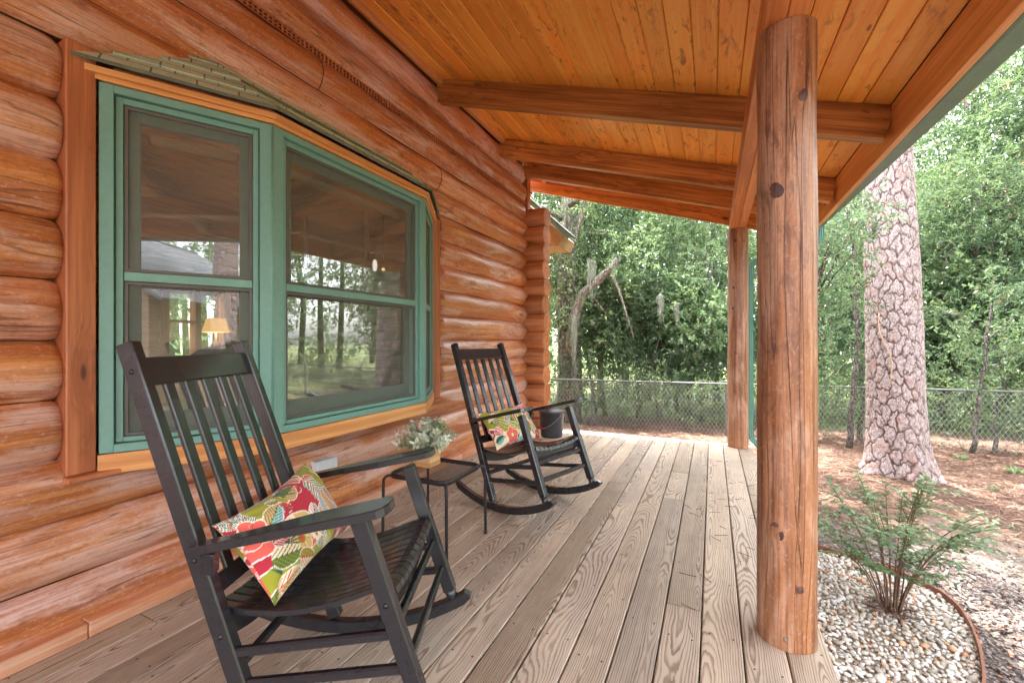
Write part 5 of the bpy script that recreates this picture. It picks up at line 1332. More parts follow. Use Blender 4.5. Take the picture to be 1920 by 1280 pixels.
MOSS = leafmat('spanish_moss', [(0, hexc(140, 146, 132)), (.6, hexc(176, 182, 168)), (1, hexc(200, 206, 194))], .3, .9)

def twigs(R, C, rad, ntw, nl, L, Wd, ln=(.22, .45), droop=.15, tone=.25):
    """leaves along short twigs scattered through ellipsoids; returns verts, faces, rnd"""
    C = np.asarray(C); rad = np.asarray(rad); nb = len(C)
    q = R.normal(0, 1, (nb, ntw, 3)); q /= np.linalg.norm(q, axis=2)[..., None]
    q *= (R.uniform(0.15, 1, (nb, ntw)) ** 0.45)[..., None]
    B = C[:, None] + q * rad[:, None]; D = q + R.normal(0, .55, q.shape) - V(0, 0, droop); D /= np.linalg.norm(D, axis=2)[..., None]
    ll = R.uniform(*ln, (nb, ntw)); f = np.linspace(.1, 1, nl)
    P = B[:, :, None] + D[:, :, None] * (ll[:, :, None] * f)[..., None]; n = nb * ntw * nl
    P = P + R.normal(0, .012, P.shape)
    LD = D[:, :, None] * .7 + R.normal(0, .65, P.shape); N = R.normal(0, .6, P.shape) + V(0, 0, .9)
    tn = (np.clip(R.rand(nb), 0, 1)[:, None, None] * tone + R.rand(nb, ntw)[:, :, None] * .35 + R.rand(nb, ntw, nl) * (.62 - tone) + .02)
    sp = R.rand(nb, ntw, nl); tn = np.where(sp > .988, 1.0, np.clip(tn, 0, .95))
    return leaves(P.reshape(-1, 3), LD.reshape(-1, 3), N.reshape(-1, 3), R.uniform(.7, 1.25, n) * L, R.uniform(.75, 1.2, n) * Wd, tn.reshape(-1))
def limb(mb, p, q, r0, r1, R, n=7, wob=.06):
    p, q = np.asarray(p, float), np.asarray(q, float); t_ = np.linspace(0, 1, n)[:, None]; L = np.linalg.norm(q - p)
    path = p + (q - p) * t_ + np.cumsum(R.normal(0, wob * L / n, (n, 3)), 0) * np.minimum(1, t_ * 3) + V(0, 0, .10 * L) * (t_ * (1 - t_))
    mb.tube(path, np.linspace(r0, r1, n), 8, jit=.05); return path
def make_tree(name, seed, h, r0, crown_c, crown_r, nb, ntw, nl, L, Wd, mat, barkm, lean=(0, 0), low=False, nlimb=9):
    R = np.random.RandomState(seed); root = empty(name)
    tb = MB(); tp = limb(tb, (0, 0, -.15), (lean[0], lean[1], h), r0, r0 * .35, R, 11, .10)
    C, Rd = [], []
    cc = np.asarray(crown_c, float); cr = np.asarray(crown_r, float)
    for i in range(nb):
        q = R.normal(0, 1, 3); q /= np.linalg.norm(q); q *= R.uniform(.25, 1) ** .5
        C.append(cc + q * cr); s_ = R.uniform(.32, .66); Rd.append((s_, s_, s_ * .6))
    for i in range(nlimb):
        e = C[R.randint(nb)]; s0 = tp[R.randint(3, 10)]; w_ = limb(tb, s0, e, r0 * .32, r0 * .06, R, 7, .09)
        for k in range(2): limb(tb, w_[R.randint(3, 6)], C[R.randint(nb)] * .5 + e * .5, r0 * .10, r0 * .03, R, 5, .1)
    tb.build('trunk', barkm, root)
    v, f, rr = twigs(R, C, Rd, ntw, nl, L, Wd); cb = MB(); cb.add(v, f, None, rr); cb.build('crown', mat, root)
    return root
GRP = 'broadleaf trees beyond the fence'
protoA = make_tree('broadleaf_tree', 21, 5.2, .085, (0, 0, 3.6), (1.7, 1.5, 2.2), 70, 16, 15, .085, .030, LAUREL, TWIG, (.3, .2))
protoB = make_tree('broadleaf_tree', 22, 6.0, .10, (.2, 0, 4.2), (2.0, 1.7, 2.3), 80, 16, 14, .075, .036, OAKL, TWIG, (-.4, .3))
protoC = make_tree('broadleaf_tree', 23, 4.6, .06, (-.1, .1, 2.6), (1.5, 1.4, 2.1), 66, 16, 15, .090, .028, LAUREL, TWIG, (.15, -.3))
shr = make_tree('hedge_shrub', 24, 1.6, .025, (0, 0, 1.0), (.85, .7, .60), 26, 12, 10, .062, .024, LAUREL, TWIG, (.2, .1), nlimb=16)
protoD = make_tree('big_leaved_tree', 25, 4.0, .05, (0, .1, 2.6), (1.1, 1.0, 1.3), 34, 12, 9, .15, .085, OAKL, TWIG, (.2, .2))
used = set()
def plant(proto, px, d, s, rz, label, group=GRP, cat='tree', tilt=0.0, pos=None):
    o = proto if proto.name not in used else copy_tree(proto); used.add(proto.name)
    p = far(px, d) if pos is None else V(*pos); o.location = (p[0], p[1], float(gz(p[0], p[1]))); o.scale = (s, s, s * random.uniform(.94, 1.06)); o.rotation_euler = (tilt, 0, rz)
    tag(o, label, cat, group); return o
A, B_, C_ = protoA, protoB, protoC
plant(A, 1125, 12.2, 1.05, .3, 'leafy laurel tree beyond the fence just right of the vine covered trunk')
plant(B_, 1215, 13.6, 1.10, 2.0, 'bright green tree in the middle of the gap left of the far post')
plant(C_, 1270, 11.6, 1.05, 4.1, 'lower laurel tree behind the fence left of the far post')
plant(A, 1345, 12.4, 1.15, 1.3, 'laurel tree partly hidden by the left edge of the far log post')
plant(C_, 1450, 11.2, 1.15, 5.2, 'laurel tree showing behind the green downspout')
plant(B_, 1545, 12.8, 1.05, .8, 'broadleaf tree showing just right of the thick foreground post')
plant(A, 1610, 10.9, 1.0, 3.4, 'dark laurel tree standing directly left of the big pine')
plant(C_, 1730, 12.0, 1.2, 2.2, 'laurel tree behind the big pine trunk')
plant(A, 1815, 10.2, 1.05, 5.0, 'dense laurel tree immediately right of the big pine')
plant(B_, 1885, 11.4, 1.12, 3.1, 'taller bright tree at the right edge of the view')
plant(C_, 1945, 9.4, 1.1, .5, 'laurel tree cut by the right edge of the picture')
plant(B_, 1060, 15.0, 1.3, 4.4, 'tall tree far behind the vine covered trunk')
plant(A, 1400, 16.0, 1.5, .1, 'big laurel tree in the back row between the two posts')
plant(B_, 1690, 15.5, 1.45, 1.1, 'big tree in the back row above the pine')
plant(A, 1290, 16.5, 1.5, 2.9, 'tall dark tree in the back row behind the clearing')
plant(B_, 1175, 17.5, 1.5, .6, 'pale tree in the back row near the cabin corner')
plant(A, 1905, 12.6, 1.9, 4.0, 'towering dense tree filling the upper right corner')
plant(B_, 1800, 14.0, 1.9, 2.6, 'very tall tree behind the upper part of the pine trunk')
plant(C_, 1985, 10.5, 1.9, 1.0, 'high leafy tree above the right edge of the fence')
plant(B_, 1085, 14.0, 1.7, 5.4, 'tall bright tree filling the gap under the porch roof by the corner')
plant(A, 1005, 12.5, 1.6, 2.4, 'dark tree half hidden by the stacked corner logs')
plant(protoD, 1292, 10.5, .95, .4, 'broad leaved young tree with big pale leaves over the fence')
plant(protoD, 1135, 11.0, 1.15, 2.4, 'tree with big pale leaves behind the crooked limb')
plant(protoD, 1760, 10.0, 1.0, 3.9, 'big leaved tree low behind the right side of the pine')
for i, (px, d, s) in enumerate(((1085, 10.6, .95), (1160, 10.3, .8), (1235, 10.4, .9), (1310, 10.2, .85), (1395, 10.0, .9), (1475, 10.0, .85), (1560, 9.6, .85), (1650, 9.9, .9), (1770, 9.2, .8), (1840, 9.0, .85), (1905, 8.6, .85), (1200, 11.8, 1.7), (1500, 11.4, 1.7), (1600, 11.2, 1.8), (1860, 10.0, 1.7), (1120, 11.4, 1.6), (1290, 11.2, 1.7), (1380, 11.0, 1.8), (1680, 10.6, 1.6), (1770, 10.2, 1.7), (1935, 9.4, 1.7), (1250, 12.6, 2.0), (1450, 12.0, 2.0))):
    plant(shr, px, d, s, i * 1.9, ['thin leafy shrub growing against the chain link fence', 'tangled low shrub behind the fence mesh'][i > 10], 'shrubs along the chain link fence', 'shrub')
# trees out of the picture that the windows mirror and that stand behind the cabin
RG = 'trees mirrored in the windows'
for i, (x, y, s) in enumerate(((15, 9, 1.5), (19, 15, 1.8), (21, 6, 1.8), (16.5, 2.0, 1.5), (24, 11, 2.2), (22, -1, 2.0), (18, -4, 1.7), (9, 17, 1.6), (26, 20, 2.2), (14, 20, 1.8))):
    plant([A, B_, C_][i % 3], 0, 0, s, i * 1.3, 'leafy yard tree seen only as a reflection in the window panes', RG, 'tree', 0, (x, y, 0))
for i, (x, y, s) in enumerate(((-9.5, 4.6, 1.2), (-11, 6.6, 1.3), (-9.8, 2.6, 1.2), (-12, 9, 1.4))):
    plant([B_, A, C_][i % 3], 0, 0, s, i * 2.2, 'tree outside the far window of the room', 'trees behind the cabin', 'tree', 0, (x, y, 0))

# far wood that reads as one mass
R = np.random.RandomState(77); C, Rd = [], []
for k in range(760):
    a = R.uniform(-2.2, 2.3); d = R.uniform(24, 42); x, y = d * sin(a), d * cos(a)
    z = R.uniform(.2, 9.5); C.append((x, y, z - .6)); s_ = R.uniform(.9, 1.9); Rd.append((s_, s_, s_ * .75))
v, f, rr = twigs(R, C, Rd, 14, 12, .26, .12, (.5, 1.1)); b = MB(); b.add(v, f, None, rr)
for k in range(90):
    a = R.uniform(-2.2, 2.3); d = R.uniform(24, 40); b.tube([(d * sin(a), d * cos(a), -1), (d * sin(a) + R.normal(0, .3), d * cos(a), 4), (d * sin(a) + R.normal(0, .5), d * cos(a), 9)], [.22, .16, .1], 8, rnd=.1)
tag(b.build('distant_wood', OAKL), 'pale far off wood across the lawn', 'wood', kind='stuff')
# a white house glimpsed through the leaves
hs_ = empty('white_house', tuple(far(1270, 33, -.75))); tag(hs_, 'white house barely glimpsed through the leaves left of the far post', 'house')
hs_.rotation_euler = (0, 0, .2); WH = paint('white_siding', (.78, .79, .80), .6, .03)
b = MB(); b.bb((-4.6, 0, 0), (4.6, 6, 2.7), 0); b.prism([(-4.6, 0, 2.7), (-4.6, 6, 2.7), (-4.6, 3, 4.3)], V(9.2, 0, 0)); b.build('wall', WH, hs_)
b = MB(); b.box(V(0, 1.35, 3.55), V(4.9, 0, 0), V(0, 1.75, .93), V(0, -.03, .056), .01); b.box(V(0, 4.65, 3.55), V(4.9, 0, 0), V(0, 1.75, -.93), V(0, .03, .056), .01); b.build('roof', SHROOF, hs_)
b = MB()
for x in (-2.6, 2.4): b.bb((x - .5, -.04, .9), (x + .5, .05, 2.1), 2)
b.build('window', paint('dark_glass', (.03, .04, .05), .1), hs_)
# neighbour with the grey roof, mirrored in the left pane
nb_ = empty('grey_roofed_house', (13.5, -11.2, -.75)); tag(nb_, 'house with a wide grey shingle roof mirrored in the left window pane', 'house')
b = MB(); b.bb((-4.5, -4.4, 0), (4.5, 4.4, 3.3), 0); b.prism([(-4.5, -4.4, 3.3), (-4.5, 4.4, 3.3), (-4.5, 0, 6.0)], V(9, 0, 0)); b.build('wall', paint('tan_siding', hexc(170, 140, 112), .7), nb_)
b = MB()
for sy in (-1, 1): b.box(V(0, sy * 2.45, 4.62), V(4.9, 0, 0), V(0, sy * 2.55, -1.56), V(0, sy * .02, .045), .01)
b.build('roof', SHROOF, nb_)

# ------------------------------------------------------------------ the big pine
PX, PY = 2.17, 7.19; PZ = float(gz(PX, PY))
pine = empty('pine_tree', (PX, PY, PZ)); tag(pine, 'massive pine trunk with flaking plated bark right of the thick post', 'tree')
n = 300; zz = np.concatenate([np.linspace(-.08, 4.6, 560), np.linspace(4.6, 15.5, 50)[1:]]); th = np.linspace(0, 2 * pi, n, endpoint=False)
Z, T = np.meshgrid(zz, th, indexing='ij'); zp = np.maximum(Z, 0)
Rr = .290 - .0105 * zp + .115 * np.exp(-zp / .26) * (1 + .45 * np.cos(5 * T + .6) + .25 * np.cos(3 * T + 2)) + .006 * np.sin(4 * T + zp * 1.3)
Rr = np.maximum(Rr, .09) * (1 + .012 * np.sin(11 * T + 5 * np.sin(zp * 3)) * np.exp(-zp / 6))
cx_ = -.025 * zp + .02 * np.sin(zp * .6)
def plates(T, Z, ncol=16, hz=.185, seed=5):
    # jittered, staggered cells wrapped round the trunk: edge distance and plate number
    Rp = np.random.RandomState(seed); nr = 130; jx = Rp.uniform(-.32, .32, (nr, ncol)); jz = Rp.uniform(-.40, .40, (nr, ncol)); pid = Rp.rand(nr, ncol)
    u = T / (2 * pi) * ncol + .16 * np.sin(Z * 9 + 3 * T) + .10 * np.sin(Z * 23 - 5 * T) + .05 * np.sin(Z * 61 + 11 * T); w = (Z + .3) / hz + .13 * np.sin(7 * T + Z * 5) + .09 * np.sin(19 * T - Z * 13) + .05 * np.sin(43 * T + Z * 31)
    f1 = np.full(T.shape, 9.); f2 = f1.copy(); idd = np.zeros(T.shape); iz = np.floor(w).astype(int)
    for dz in (-1, 0, 1):
        r_ = np.clip(iz + dz, 0, nr - 1); st = .5 * (r_ % 2); iu = np.floor(u - st).astype(int)
        for du in (-1, 0, 1):
            c_ = (iu + du) % ncol; px_ = iu + du + .5 + st + jx[r_, c_]; pz_ = r_ + .5 + jz[r_, c_]
            d_ = np.sqrt((u - px_) ** 2 * 1.25 + (w - pz_) ** 2); new = d_ < f1
            f2 = np.where(new, f1, np.minimum(f2, d_)); idd = np.where(new, pid[r_, c_], idd); f1 = np.where(new, d_, f1)
    return f2 - f1, idd
eg, pid_ = plates(T, zp); eg2, pid2 = plates(T, zp, 44, .062, 9)
pl_ = np.clip(eg / .30, 0, 1); rel = .022 * (pl_ * (2 - pl_) - 1) + .008 * (pid_ - .5) + .0035 * np.clip(eg2 / .3, 0, 1) + .004 * (pid2 - .5)
Rr = Rr + .012 + rel * np.clip(1.1 - zp / 14, .3, 1)
vs = np.stack([cx_ + Rr * np.cos(T), Rr * np.sin(T) + .01 * zp, Z], -1).reshape(-1, 3)
b = MB(); m = len(zz); em_ = np.minimum(eg, .05 + eg2 * 1.2)
b.add(vs, [(i * n + k, i * n + (k + 1) % n, (i + 1) * n + (k + 1) % n, (i + 1) * n + k) for i in range(m - 1) for k in range(n)], np.stack([pid_, pid2, eg], -1).reshape(-1, 3), em_.reshape(-1), True)
R = np.random.RandomState(31); C, Rd = [], []
for i in range(190):  # unseen crown, spread wide and shifted over the yard to shade the ground
    q = R.normal(0, 1, 3); q /= np.linalg.norm(q); q *= R.uniform(.05, 1) ** .5; C.append(V(.6, 1.2, 13.0) + q * V(4.6, 6.0, 2.4)); s_ = R.uniform(.45, .8); Rd.append((s_, s_, s_ * .6))
for i in range(22): limb(b, (-.3, .1, R.uniform(10, 15)), C[R.randint(190)], .07, .02, R)
b.build('trunk', PINEB, pine)
v, f, rr = twigs(R, C, Rd, 16, 14, .20, .024, (.25, .45), .0); cb = MB(); cb.add(v, f, None, rr); cb.build('crown', PINEL, pine)
vt = []; 
for k in range(24):
    zq = .95 + k * .06; a = -1.75 - .028 * k - .1 * sin(k * .5); rq = .290 - .0105 * zq + .155 * math.exp(-zq / .26) + .030
    vt.append((-.025 * zq + rq * cos(a), rq * sin(a), zq))
b = MB(); b.tube(vt[4:20], .006, 6); b.build('vine_stem', paint('dry_vine', hexc(190, 160, 130), .8), pine)
# two more pines in the yard, mirrored in the middle pane
for i, (x, y, s) in enumerate(((11.0, 5.2, 1.0), (15.5, 11.5, 1.05), (17.5, 9.0, .9), (8.6, -4.6, 1.1))):
    o = copy_tree(pine); o.location = (x, y, float(gz(x, y))); o.rotation_euler = (0, 0, i * 1.7); o.scale = (s, s, s)
    tag(o, 'pine trunk standing on the lawn seen in the window reflections', 'tree', 'pines mirrored in the windows')

# ------------------------------------------------------------------ vine covered oak with a crooked limb, left by the cabin corner
OX, OY = -3.08, 9.75; OZ = float(gz(OX, OY)) - .1
oak = empty('oak_tree', (OX, OY, OZ)); tag(oak, 'grey vine wrapped tree with a crooked limb beside the cabin corner', 'tree')
R = np.random.RandomState(41); b = MB()
b.tube([(0, 0, -.1), (.02, 0, .4), (0, .05, 1.5), (-.05, .05, 2.8), (-.02, 0, 4.5), (.1, .1, 7)], [.36, .29, .25, .235, .20, .14], 20, jit=.03)
b.tube([(.02, -.10, 1.55), (.14, -.16, 2.1), (.24, -.18, 2.62), (.40, -.2, 3.02), (.72, -.22, 3.28), (1.02, -.25, 3.52), (1.22, -.28, 3.74)], [.13, .125, .12, .105, .095, .085, .07], 14, jit=.04)
b.tube([(1.05, -.25, 3.50), (1.25, -.3, 3.05), (1.42, -.32, 2.5), (1.55, -.3, 2.05)], [.035, .028, .022, .012], 8)
b.tube([(.55, -.21, 3.12), (.75, -.1, 2.8), (1.0, 0, 2.45)], [.03, .02, .01], 8)
C = [V(-.02, 0, 5.6) + R.normal(0, 1, 3) * V(1.3, 1.2, 1.0) for _ in range(46)] + [V(1.3, -.3, 3.85) + R.normal(0, .28, 3) for _ in range(4)]
for i in range(14): limb(b, (0, 0, R.uniform(3.4, 6)), C[R.randint(44)], .06, .02, R)
b.build('trunk', OAKB, oak)
v, f, rr = twigs(R, C, [(.5, .5, .35)] * len(C), 15, 13, .085, .036, (.2, .4)); cb = MB(); cb.add(v, f, None, rr); cb.build('crown', OAKL, oak)
vb, vl = MB(), MB()
for k in range(9):
    a = R.uniform(-2.9, 0.2); pth = []
    for z in np.linspace(0.0, R.uniform(2.6, 4.4), 16): a += R.normal(0, .10); rr_ = .265 - .012 * z; pth.append((rr_ * cos(a), rr_ * sin(a), z))
    vb.tube(pth, R.uniform(.008, .02), 6)
vb.build('vine_stem', TWIG, oak)
P, D, N = [], [], []
for k in range(900):
    a = R.uniform(-3.1, .3); z = R.triangular(1.6, 3.6, 5); rr_ = .27 + R.uniform(0, .12); P.append((rr_ * cos(a), rr_ * sin(a), z)); D.append((cos(a) * .4 + R.normal(0, .4), sin(a) * .4 + R.normal(0, .4), -.6 + R.normal(0, .3))); N.append((cos(a), sin(a), .4))
v, f, rr = leaves(P, D, N, R.uniform(.05, .10, 900), R.uniform(.04, .07, 900), R.uniform(.3, 1, 900)); vl.add(v, f, None, rr); vl.build('vine_foliage', OAKL, oak)
def moss(px_, x, y, z, ln, wd, label, n=260, seed=1):
    R = np.random.RandomState(seed); b = MB(); vs, fs, rr = [], [], []; k0 = 0
    for i in range(n):
        x0, y0 = R.normal(0, wd * .5), R.normal(0, wd * .4); L = ln * R.uniform(.12, 1.0) ** 1.3 * math.exp(-(x0 / wd) ** 2 * .9); q = 9; px = [(x0, y0, R.uniform(-.03, .04))]; zt = R.uniform(-.35, .04) * ln * (i % 3 > 0)
        a = R.uniform(0, 6.28); vx = np.cumsum(R.normal(0, .010, (q, 2)), 0)
        for j in range(q):
            fr_ = j / (q - 1); en = .35 + 1.5 * fr_ * (1.25 - fr_) if not zt else 1 - .6 * fr_; p = V(x0 * en + vx[j, 0], y0 * en + vx[j, 1], zt - L * fr_ * (1 if not zt else .8)); w2 = .0035 * (1.2 - j / q) * R.uniform(.7, 1.5)
            vs += [p + V(cos(a), sin(a), 0) * w2, p - V(cos(a), sin(a), 0) * w2]; a += R.normal(0, .6)
            if j: fs.append((k0 + 2 * j - 2, k0 + 2 * j - 1, k0 + 2 * j + 1, k0 + 2 * j))
        k0 += 2 * q; rr += [R.rand()] * (2 * q)
    b.add(vs, fs, None, np.array(rr)); o = b.build('spanish_moss', MOSS); o.location = (x, y, z); tag(o, label, 'moss', 'hanging spanish moss'); return o
moss(0, OX + .62, OY - .24, OZ + 3.78, 1.0, .11, 'pale spanish moss hanging nearest the trunk over the crooked limb', 300, 1)
moss(0, OX + 1.12, OY - .28, OZ + 3.72, .50, .06, 'short tuft of spanish moss at the broken tip of the limb', 120, 2)
moss(0, OX + 2.05, OY + .2, OZ + 3.0, .62, .055, 'narrow pale moss strand hanging in the clearing beside the crooked limb', 150, 3)
moss(0, OX + 2.38, OY + .3, OZ + 2.8, .55, .05, 'fainter moss strand right of the pale one in the clearing', 110, 4)
moss(0, OX + .26, OY - .34, OZ + 2.55, 1.3, .07, 'long grey moss trailing down the limb against the trunk', 160, 5)

# ------------------------------------------------------------------ thin trunks by the fence
TG = 'thin bare trunks near the fence'
def sapling(name, pts_, r0, r1, label, seed, leaf=None):
    R = np.random.RandomState(seed); p0 = V(*pts_[0]); o = empty(name, tuple(p0)); b = MB(); P = [V(*q) - p0 for q in pts_]
    P = np.array([np.interp(np.linspace(0, len(P) - 1, 14), range(len(P)), [q[k] for q in P]) for k in range(3)]).T; P[1:] += np.cumsum(R.normal(0, .018, (13, 3)), 0)
    b.tube(P, np.linspace(r0, r1, 14), 9, jit=.06)
    tips = []
    for k in range(9):
        s0 = P[R.randint(5, 13)]; e = s0 + V(R.normal(0, .5), R.normal(0, .3), R.uniform(.1, .7)); limb(b, s0, e, r1 * .5, r1 * .15, R, 6, .2); tips.append(e)
    b.build('trunk', TWIG, o)
    v, f, rr = twigs(R, tips + tips, [(.34, .34, .28)] * (2 * len(tips)), 12, 11, .075, .028, (.15, .3)); cb = MB(); cb.add(v, f, None, rr); cb.build('crown', LAUREL, o)
    tag(o, label, 'tree', TG); return o
def at(px, d, py):
    p = far(px, d); p[2] = H - (py - CY) / F * d; return p
sapling('sapling', [at(1590, 7.6, 846), at(1594, 7.6, 740), at(1608, 7.6, 600), at(1600, 7.6, 480), at(1590, 7.6, 380)], .05, .025, 'slim grey trunk just left of the big pine', 1)
sapling('sapling', [at(1612, 8.2, 830), at(1612, 8.2, 700), at(1600, 8.2, 560), at(1622, 8.2, 430)], .045, .022, 'second slim trunk tucked against the left edge of the pine', 2)
sapling('sapling', [at(1822, 7.0, 850), at(1832, 7.0, 770), at(1842, 7.0, 690), at(1850, 7.0, 620), at(1862, 7.0, 560)], .036, .016, 'pale slim trunk rising right of the pine in front of the fence rail', 3)
sapling('sapling', [at(1866, 7.4, 852), at(1866, 7.4, 790), at(1876, 7.4, 720), at(1890, 7.4, 650)], .034, .016, 'leaning pale sapling nearest the right edge of the photo', 4)
sapling('sapling', [at(1190, 10.4, 792), at(1212, 10.4, 720), at(1238, 10.4, 650), at(1250, 10.4, 590), at(1240, 10.4, 520)], .04, .02, 'slanting thin trunk crossing the clearing behind the fence', 5)
sapling('sapling', [at(1315, 10.2, 790), at(1318, 10.2, 700), at(1328, 10.2, 600), at(1322, 10.2, 480)], .03, .016, 'thin upright stem behind the fence left of the far post', 6)
# leafy bough reaching in front of the pine from the left
R = np.random.RandomState(51); bo = empty('overhanging_tree', tuple(far(1495, 5.7, float(gz(*far(1495, 5.7)[:2]))))); tag(bo, 'young laurel whose boughs reach in front of the pine bark', 'tree')
o0 = np.array(bo.location[:]); b = MB(); b.tube([V(0, 0, -.1), V(.05, 0, 1), V(.1, .1, 2.2), V(.2, 0, 3.4)], [.05, .045, .035, .02], 9)
C = [at(px, d, py) - o0 for px, d, py in ((1560, 5.1, 470), (1590, 5.0, 440), (1615, 5.0, 420), (1575, 5.2, 520), (1600, 5.0, 385), (1555, 5.3, 560), (1630, 5.0, 395), (1545, 5.3, 610), (1560, 5.4, 660), (1600, 5.0, 470), (1580, 5.1, 560), (1575, 5.0, 410), (1540, 5.4, 700))]
for c in C: limb(b, (.1, .05, 2.0), c, .016, .005, R, 6, .08)
b.build('trunk', TWIG, bo)
v, f, rr = twigs(R, C, [(.19, .19, .15)] * len(C), 11, 12, .070, .024, (.12, .26)); cb = MB(); cb.add(v, f, None, rr); cb.build('crown', LAUREL, bo)

# ------------------------------------------------------------------ chain link fence
def chain_fence(name, P, Q, zb, zt, posts, label):
    P, Q = V(P[0], P[1], 0), V(Q[0], Q[1], 0); L = np.linalg.norm(Q - P); d = (Q - P) / L; nn = V(-d[1], d[0], 0)
    o = empty(name, tuple(P + V(0, 0, zb))); tag(o, label, 'fence'); O3 = P + V(0, 0, zb); h = zt - zb
    b = MB(); b.tube([V(0, 0, h), d * L * .5 + V(0, 0, h), d * L + V(0, 0, h)], .019, 10); b.build('top_rail', GALV, o)
    b = MB(); s_ = .075; hm = h - .03; r = .0023
    vs, fs = [], []
    for sg in (-1, 1):
        for k in np.arange(-hm * 1.0, L + hm, s_):
            a0, a1 = k, k + sg * hm * .62
            if min(a0, a1) < 0 or max(a0, a1) > L: continue
            i0 = len(vs)
            for a_, z_ in ((a0, .02), (a1, hm)):
                for t_, u_ in ((0, r), (r, -r * .6), (-r, -r * .6)): vs.append(d * (a_ + t_) + nn * (u_ + sg * .0016) + V(0, 0, z_))
            fs += [(i0, i0 + 1, i0 + 4, i0 + 3), (i0 + 1, i0 + 2, i0 + 5, i0 + 4), (i0 + 2, i0, i0 + 3, i0 + 5)]
    b.add(vs, fs); b.build('wire_mesh', MESHW, o)
    for s0 in posts:
        b = MB(); c = d * s0; b.lathe([(.024, -.1), (.024, h + .02), (.030, h + .03), (.028, h + .055), (0, h + .07)], tuple(c + nn * .028), 12); b.build('post', GALV, o)
    return o
FP, FQ = far(1110, 9.2), far(1900, 7.2); dF = (FQ - FP) / np.linalg.norm(FQ - FP); LF = np.linalg.norm(FQ - FP)
A0 = FP - dF * 6.0; A1 = FP + dF * 16.5
chain_fence('chain_link_fence', A0, A1, -.76, .30, [0, 3.0, 6.0, 8.6, 11.35, 14.4, 17.4, 20.4], 'galvanised chain link fence running behind the porch and the pine')
chain_fence('chain_link_fence', A1, A1 + V(-.6, -18, 0), -.78, .32, [3 * k for k in range(7)], 'side run of chain link fence mirrored in the middle window pane')

# wild growth tangled through the fence
R = np.random.RandomState(91); C, Rd = [], []
for k in range(330):
    s_ = R.uniform(-4, 15.5); p = FP + dF * s_ + V(-dF[1], dF[0], 0) * R.uniform(.02, .55); zt_ = R.triangular(-.55, -.1, .75); C.append((p[0], p[1], zt_)); q_ = R.uniform(.16, .34); Rd.append((q_, q_, q_ * .9))
v, f, rr = twigs(R, C, Rd, 9, 9, .062, .024, (.12, .30)); b = MB(); b.add(v, f, None, rr)
for k in range(420):
    c = np.array(C[R.randint(330)]); e = c + V(R.normal(0, .25), R.normal(0, .1), R.uniform(-.2, .5)); m_ = (c + e) / 2 + R.normal(0, .05, 3); b.tube([c, m_, e], [.005, .004, .002], 4, rnd=.05)
tag(b.build('fence_vines', OAKL), 'tangle of vines and weeds grown through the chain link mesh', 'vines', kind='stuff')

# ------------------------------------------------------------------ garden shrub on the pebbles
SX, SY_ = .985, 3.34; sh = empty('garden_shrub', (SX, SY_, float(gz(SX, SY_)))); tag(sh, 'open airy green shrub growing from the pebble bed', 'shrub')
R = np.random.RandomState(61); b = MB(); P, D, N, Lr = [], [], [], []
def leafy(path, n0, every=.026):
    path = np.asarray(path); seg = np.linalg.norm(np.diff(path, axis=0), axis=1); s_ = np.concatenate([[0], np.cumsum(seg)]); tot = s_[-1]
    for a in np.arange(tot * n0, tot, every):
        p = V(*[np.interp(a, s_, path[:, k]) for k in range(3)]); t_ = nrm(V(*[np.interp(min(a + .01, tot), s_, path[:, k]) for k in range(3)]) - p + 1e-6)
        x = nrm(np.cross(t_, V(0, 0, 1))); 
        for sg in (-1, 1):
            d_ = x * sg + t_ * R.uniform(.3, .8) + R.normal(0, .25, 3); P.append(p); D.append(d_); N.append(V(0, 0, 1) + R.normal(0, .35, 3)); Lr.append(R.uniform(.024, .042))
for k in range(22):
    a = 2 * pi * k / 22 + R.uniform(-.2, .2); sp = R.uniform(.10, .50); hh = R.uniform(.50, .86) - .35 * max(0, sp - .34)
    e = V(cos(a) * sp, sin(a) * sp, hh); p0 = V(cos(a) * .035, sin(a) * .035, 0)
    t_ = np.linspace(0, 1, 9)[:, None]; c = V(cos(a) * sp * .25, sin(a) * sp * .25, hh * .6)
    path = (1 - t_) ** 2 * p0 + 2 * t_ * (1 - t_) * c + t_ ** 2 * e + np.cumsum(R.normal(0, .004, (9, 3)), 0)
    b.tube(path, np.linspace(.0048, .0016, 9), 6); leafy(path[5:], .3, .026)
    for j in range(6):
        i0 = R.randint(3, 8); s0 = path[i0]; a2_ = a + R.normal(0, .9); ln = R.uniform(.10, .24); e2_ = s0 + V(cos(a2_) * ln, sin(a2_) * ln, R.uniform(.0, .12))
        m_ = (s0 + e2_) / 2 + V(0, 0, .02); t3 = np.linspace(0, 1, 6)[:, None]; q = (1 - t3) ** 2 * s0 + 2 * t3 * (1 - t3) * m_ + t3 ** 2 * e2_
        b.tube(q, np.linspace(.0020, .0009, 6), 5); leafy(q, .12, .023)
b.build('stems', paint('shrub_stem', hexc(112, 84, 66), .7, .2), sh)
k = len(P); v, f, rr = rounded(P, D, N, np.array(Lr), np.array(Lr) * .5, np.clip(R.normal(.5, .25, k), 0, 1), .12, .12); cb = MB(); cb.add(v, f, None, rr, True); cb.build('foliage', SHRUBL, sh)
b = MB(); 
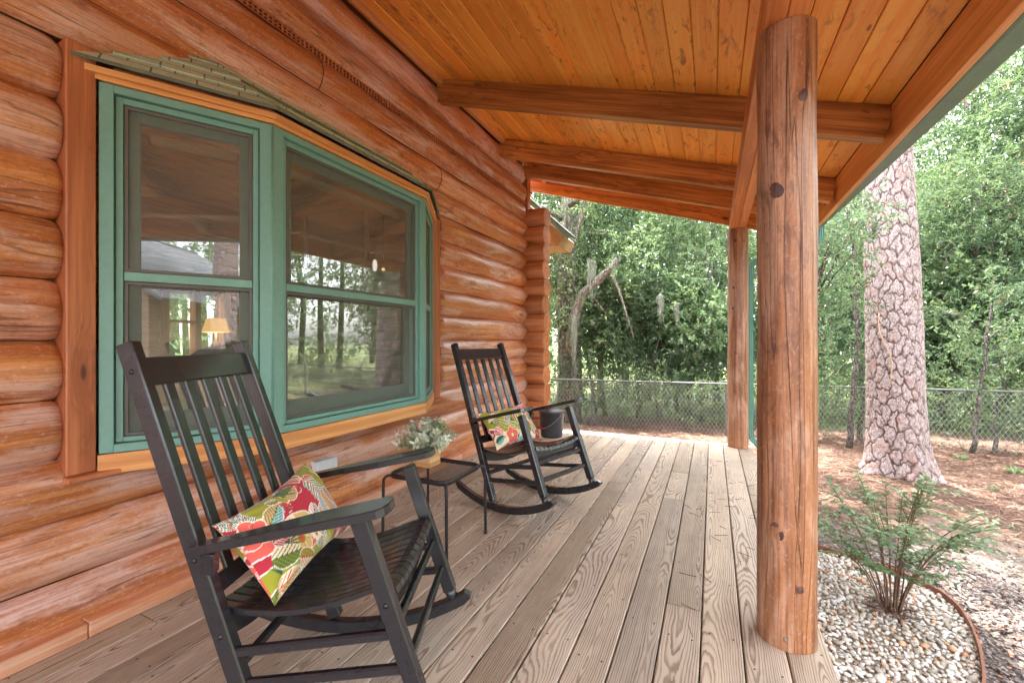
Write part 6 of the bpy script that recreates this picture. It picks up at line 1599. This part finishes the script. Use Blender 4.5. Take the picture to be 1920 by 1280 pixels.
for k in range(160):
    a = R.uniform(0, 2 * pi); r_ = R.uniform(.01, .13); p = V(r_ * cos(a), r_ * sin(a), R.uniform(.015, .05)); a2_ = R.uniform(0, 2 * pi); l = R.uniform(.05, .12); d_ = V(cos(a2_), sin(a2_), R.uniform(-.3, .3))
    b.tube([p, p + d_ * l * .5 + V(0, 0, .006), p + d_ * l], .0014, 4, rnd=R.rand())
st_ = b.build('straw_tuft', NEEDLE); st_.location = sh.location; tag(st_, 'clump of dry pine straw caught round the foot of the garden shrub', 'pine straw')
# a few needles blown on the deck boards
b = MB(); R = np.random.RandomState(71)
for k in range(60):
    x = R.uniform(-.1, .37) if k > 14 else R.uniform(-1.6, .3); y = R.triangular(1.0, 3.6, 5.3); a = R.uniform(0, pi); l = R.uniform(.03, .09); cv = R.uniform(-.3, .3)
    d_ = V(cos(a), sin(a), 0); s2 = V(-sin(a), cos(a), 0); b.tube([V(x, y, .0035), V(x, y, .0055) + d_ * l * .5 + s2 * cv * l * .3, V(x, y, .0035) + d_ * l], .0013, 4, rnd=R.rand())
tag(b.build('needles_on_deck', NEEDLE), 'scattered dry pine needles lying on the outer deck boards', 'pine needles', kind='stuff')
# tufts of weeds in the straw
R = np.random.RandomState(81)
for i, (px, d, s) in enumerate(((1905, 6.1, 1.0), (1800, 6.9, .8), (1862, 5.2, .5), (1745, 5.0, .35))):
    p = far(px, d); o = empty('weed_tuft', (p[0], p[1], float(gz(*p[:2])))); k = 40; a = R.uniform(0, 2 * pi, k)
    Pq = np.stack([.04 * s * np.cos(a), .04 * s * np.sin(a), np.zeros(k)], 1); Dq = np.stack([np.cos(a) * .7, np.sin(a) * .7, R.uniform(.5, 1.4, k)], 1); Nq = np.stack([-np.cos(a), -np.sin(a), np.ones(k)], 1)
    v, f, rr = leaves(Pq, Dq, Nq, R.uniform(.06, .16, k) * s, R.uniform(.015, .03, k) * s, R.uniform(.3, 1, k)); m_ = MB(); m_.add(v, f, None, rr); q = m_.build('leaves', SHRUBL, o)
    tag(o, ['green weed tuft at the far right edge of the straw', 'small weed beside the roots of the pine', 'little green sprout on the straw in front of the right hand saplings', 'tiny sprout in the straw right of the garden shrub'][i], 'weed')
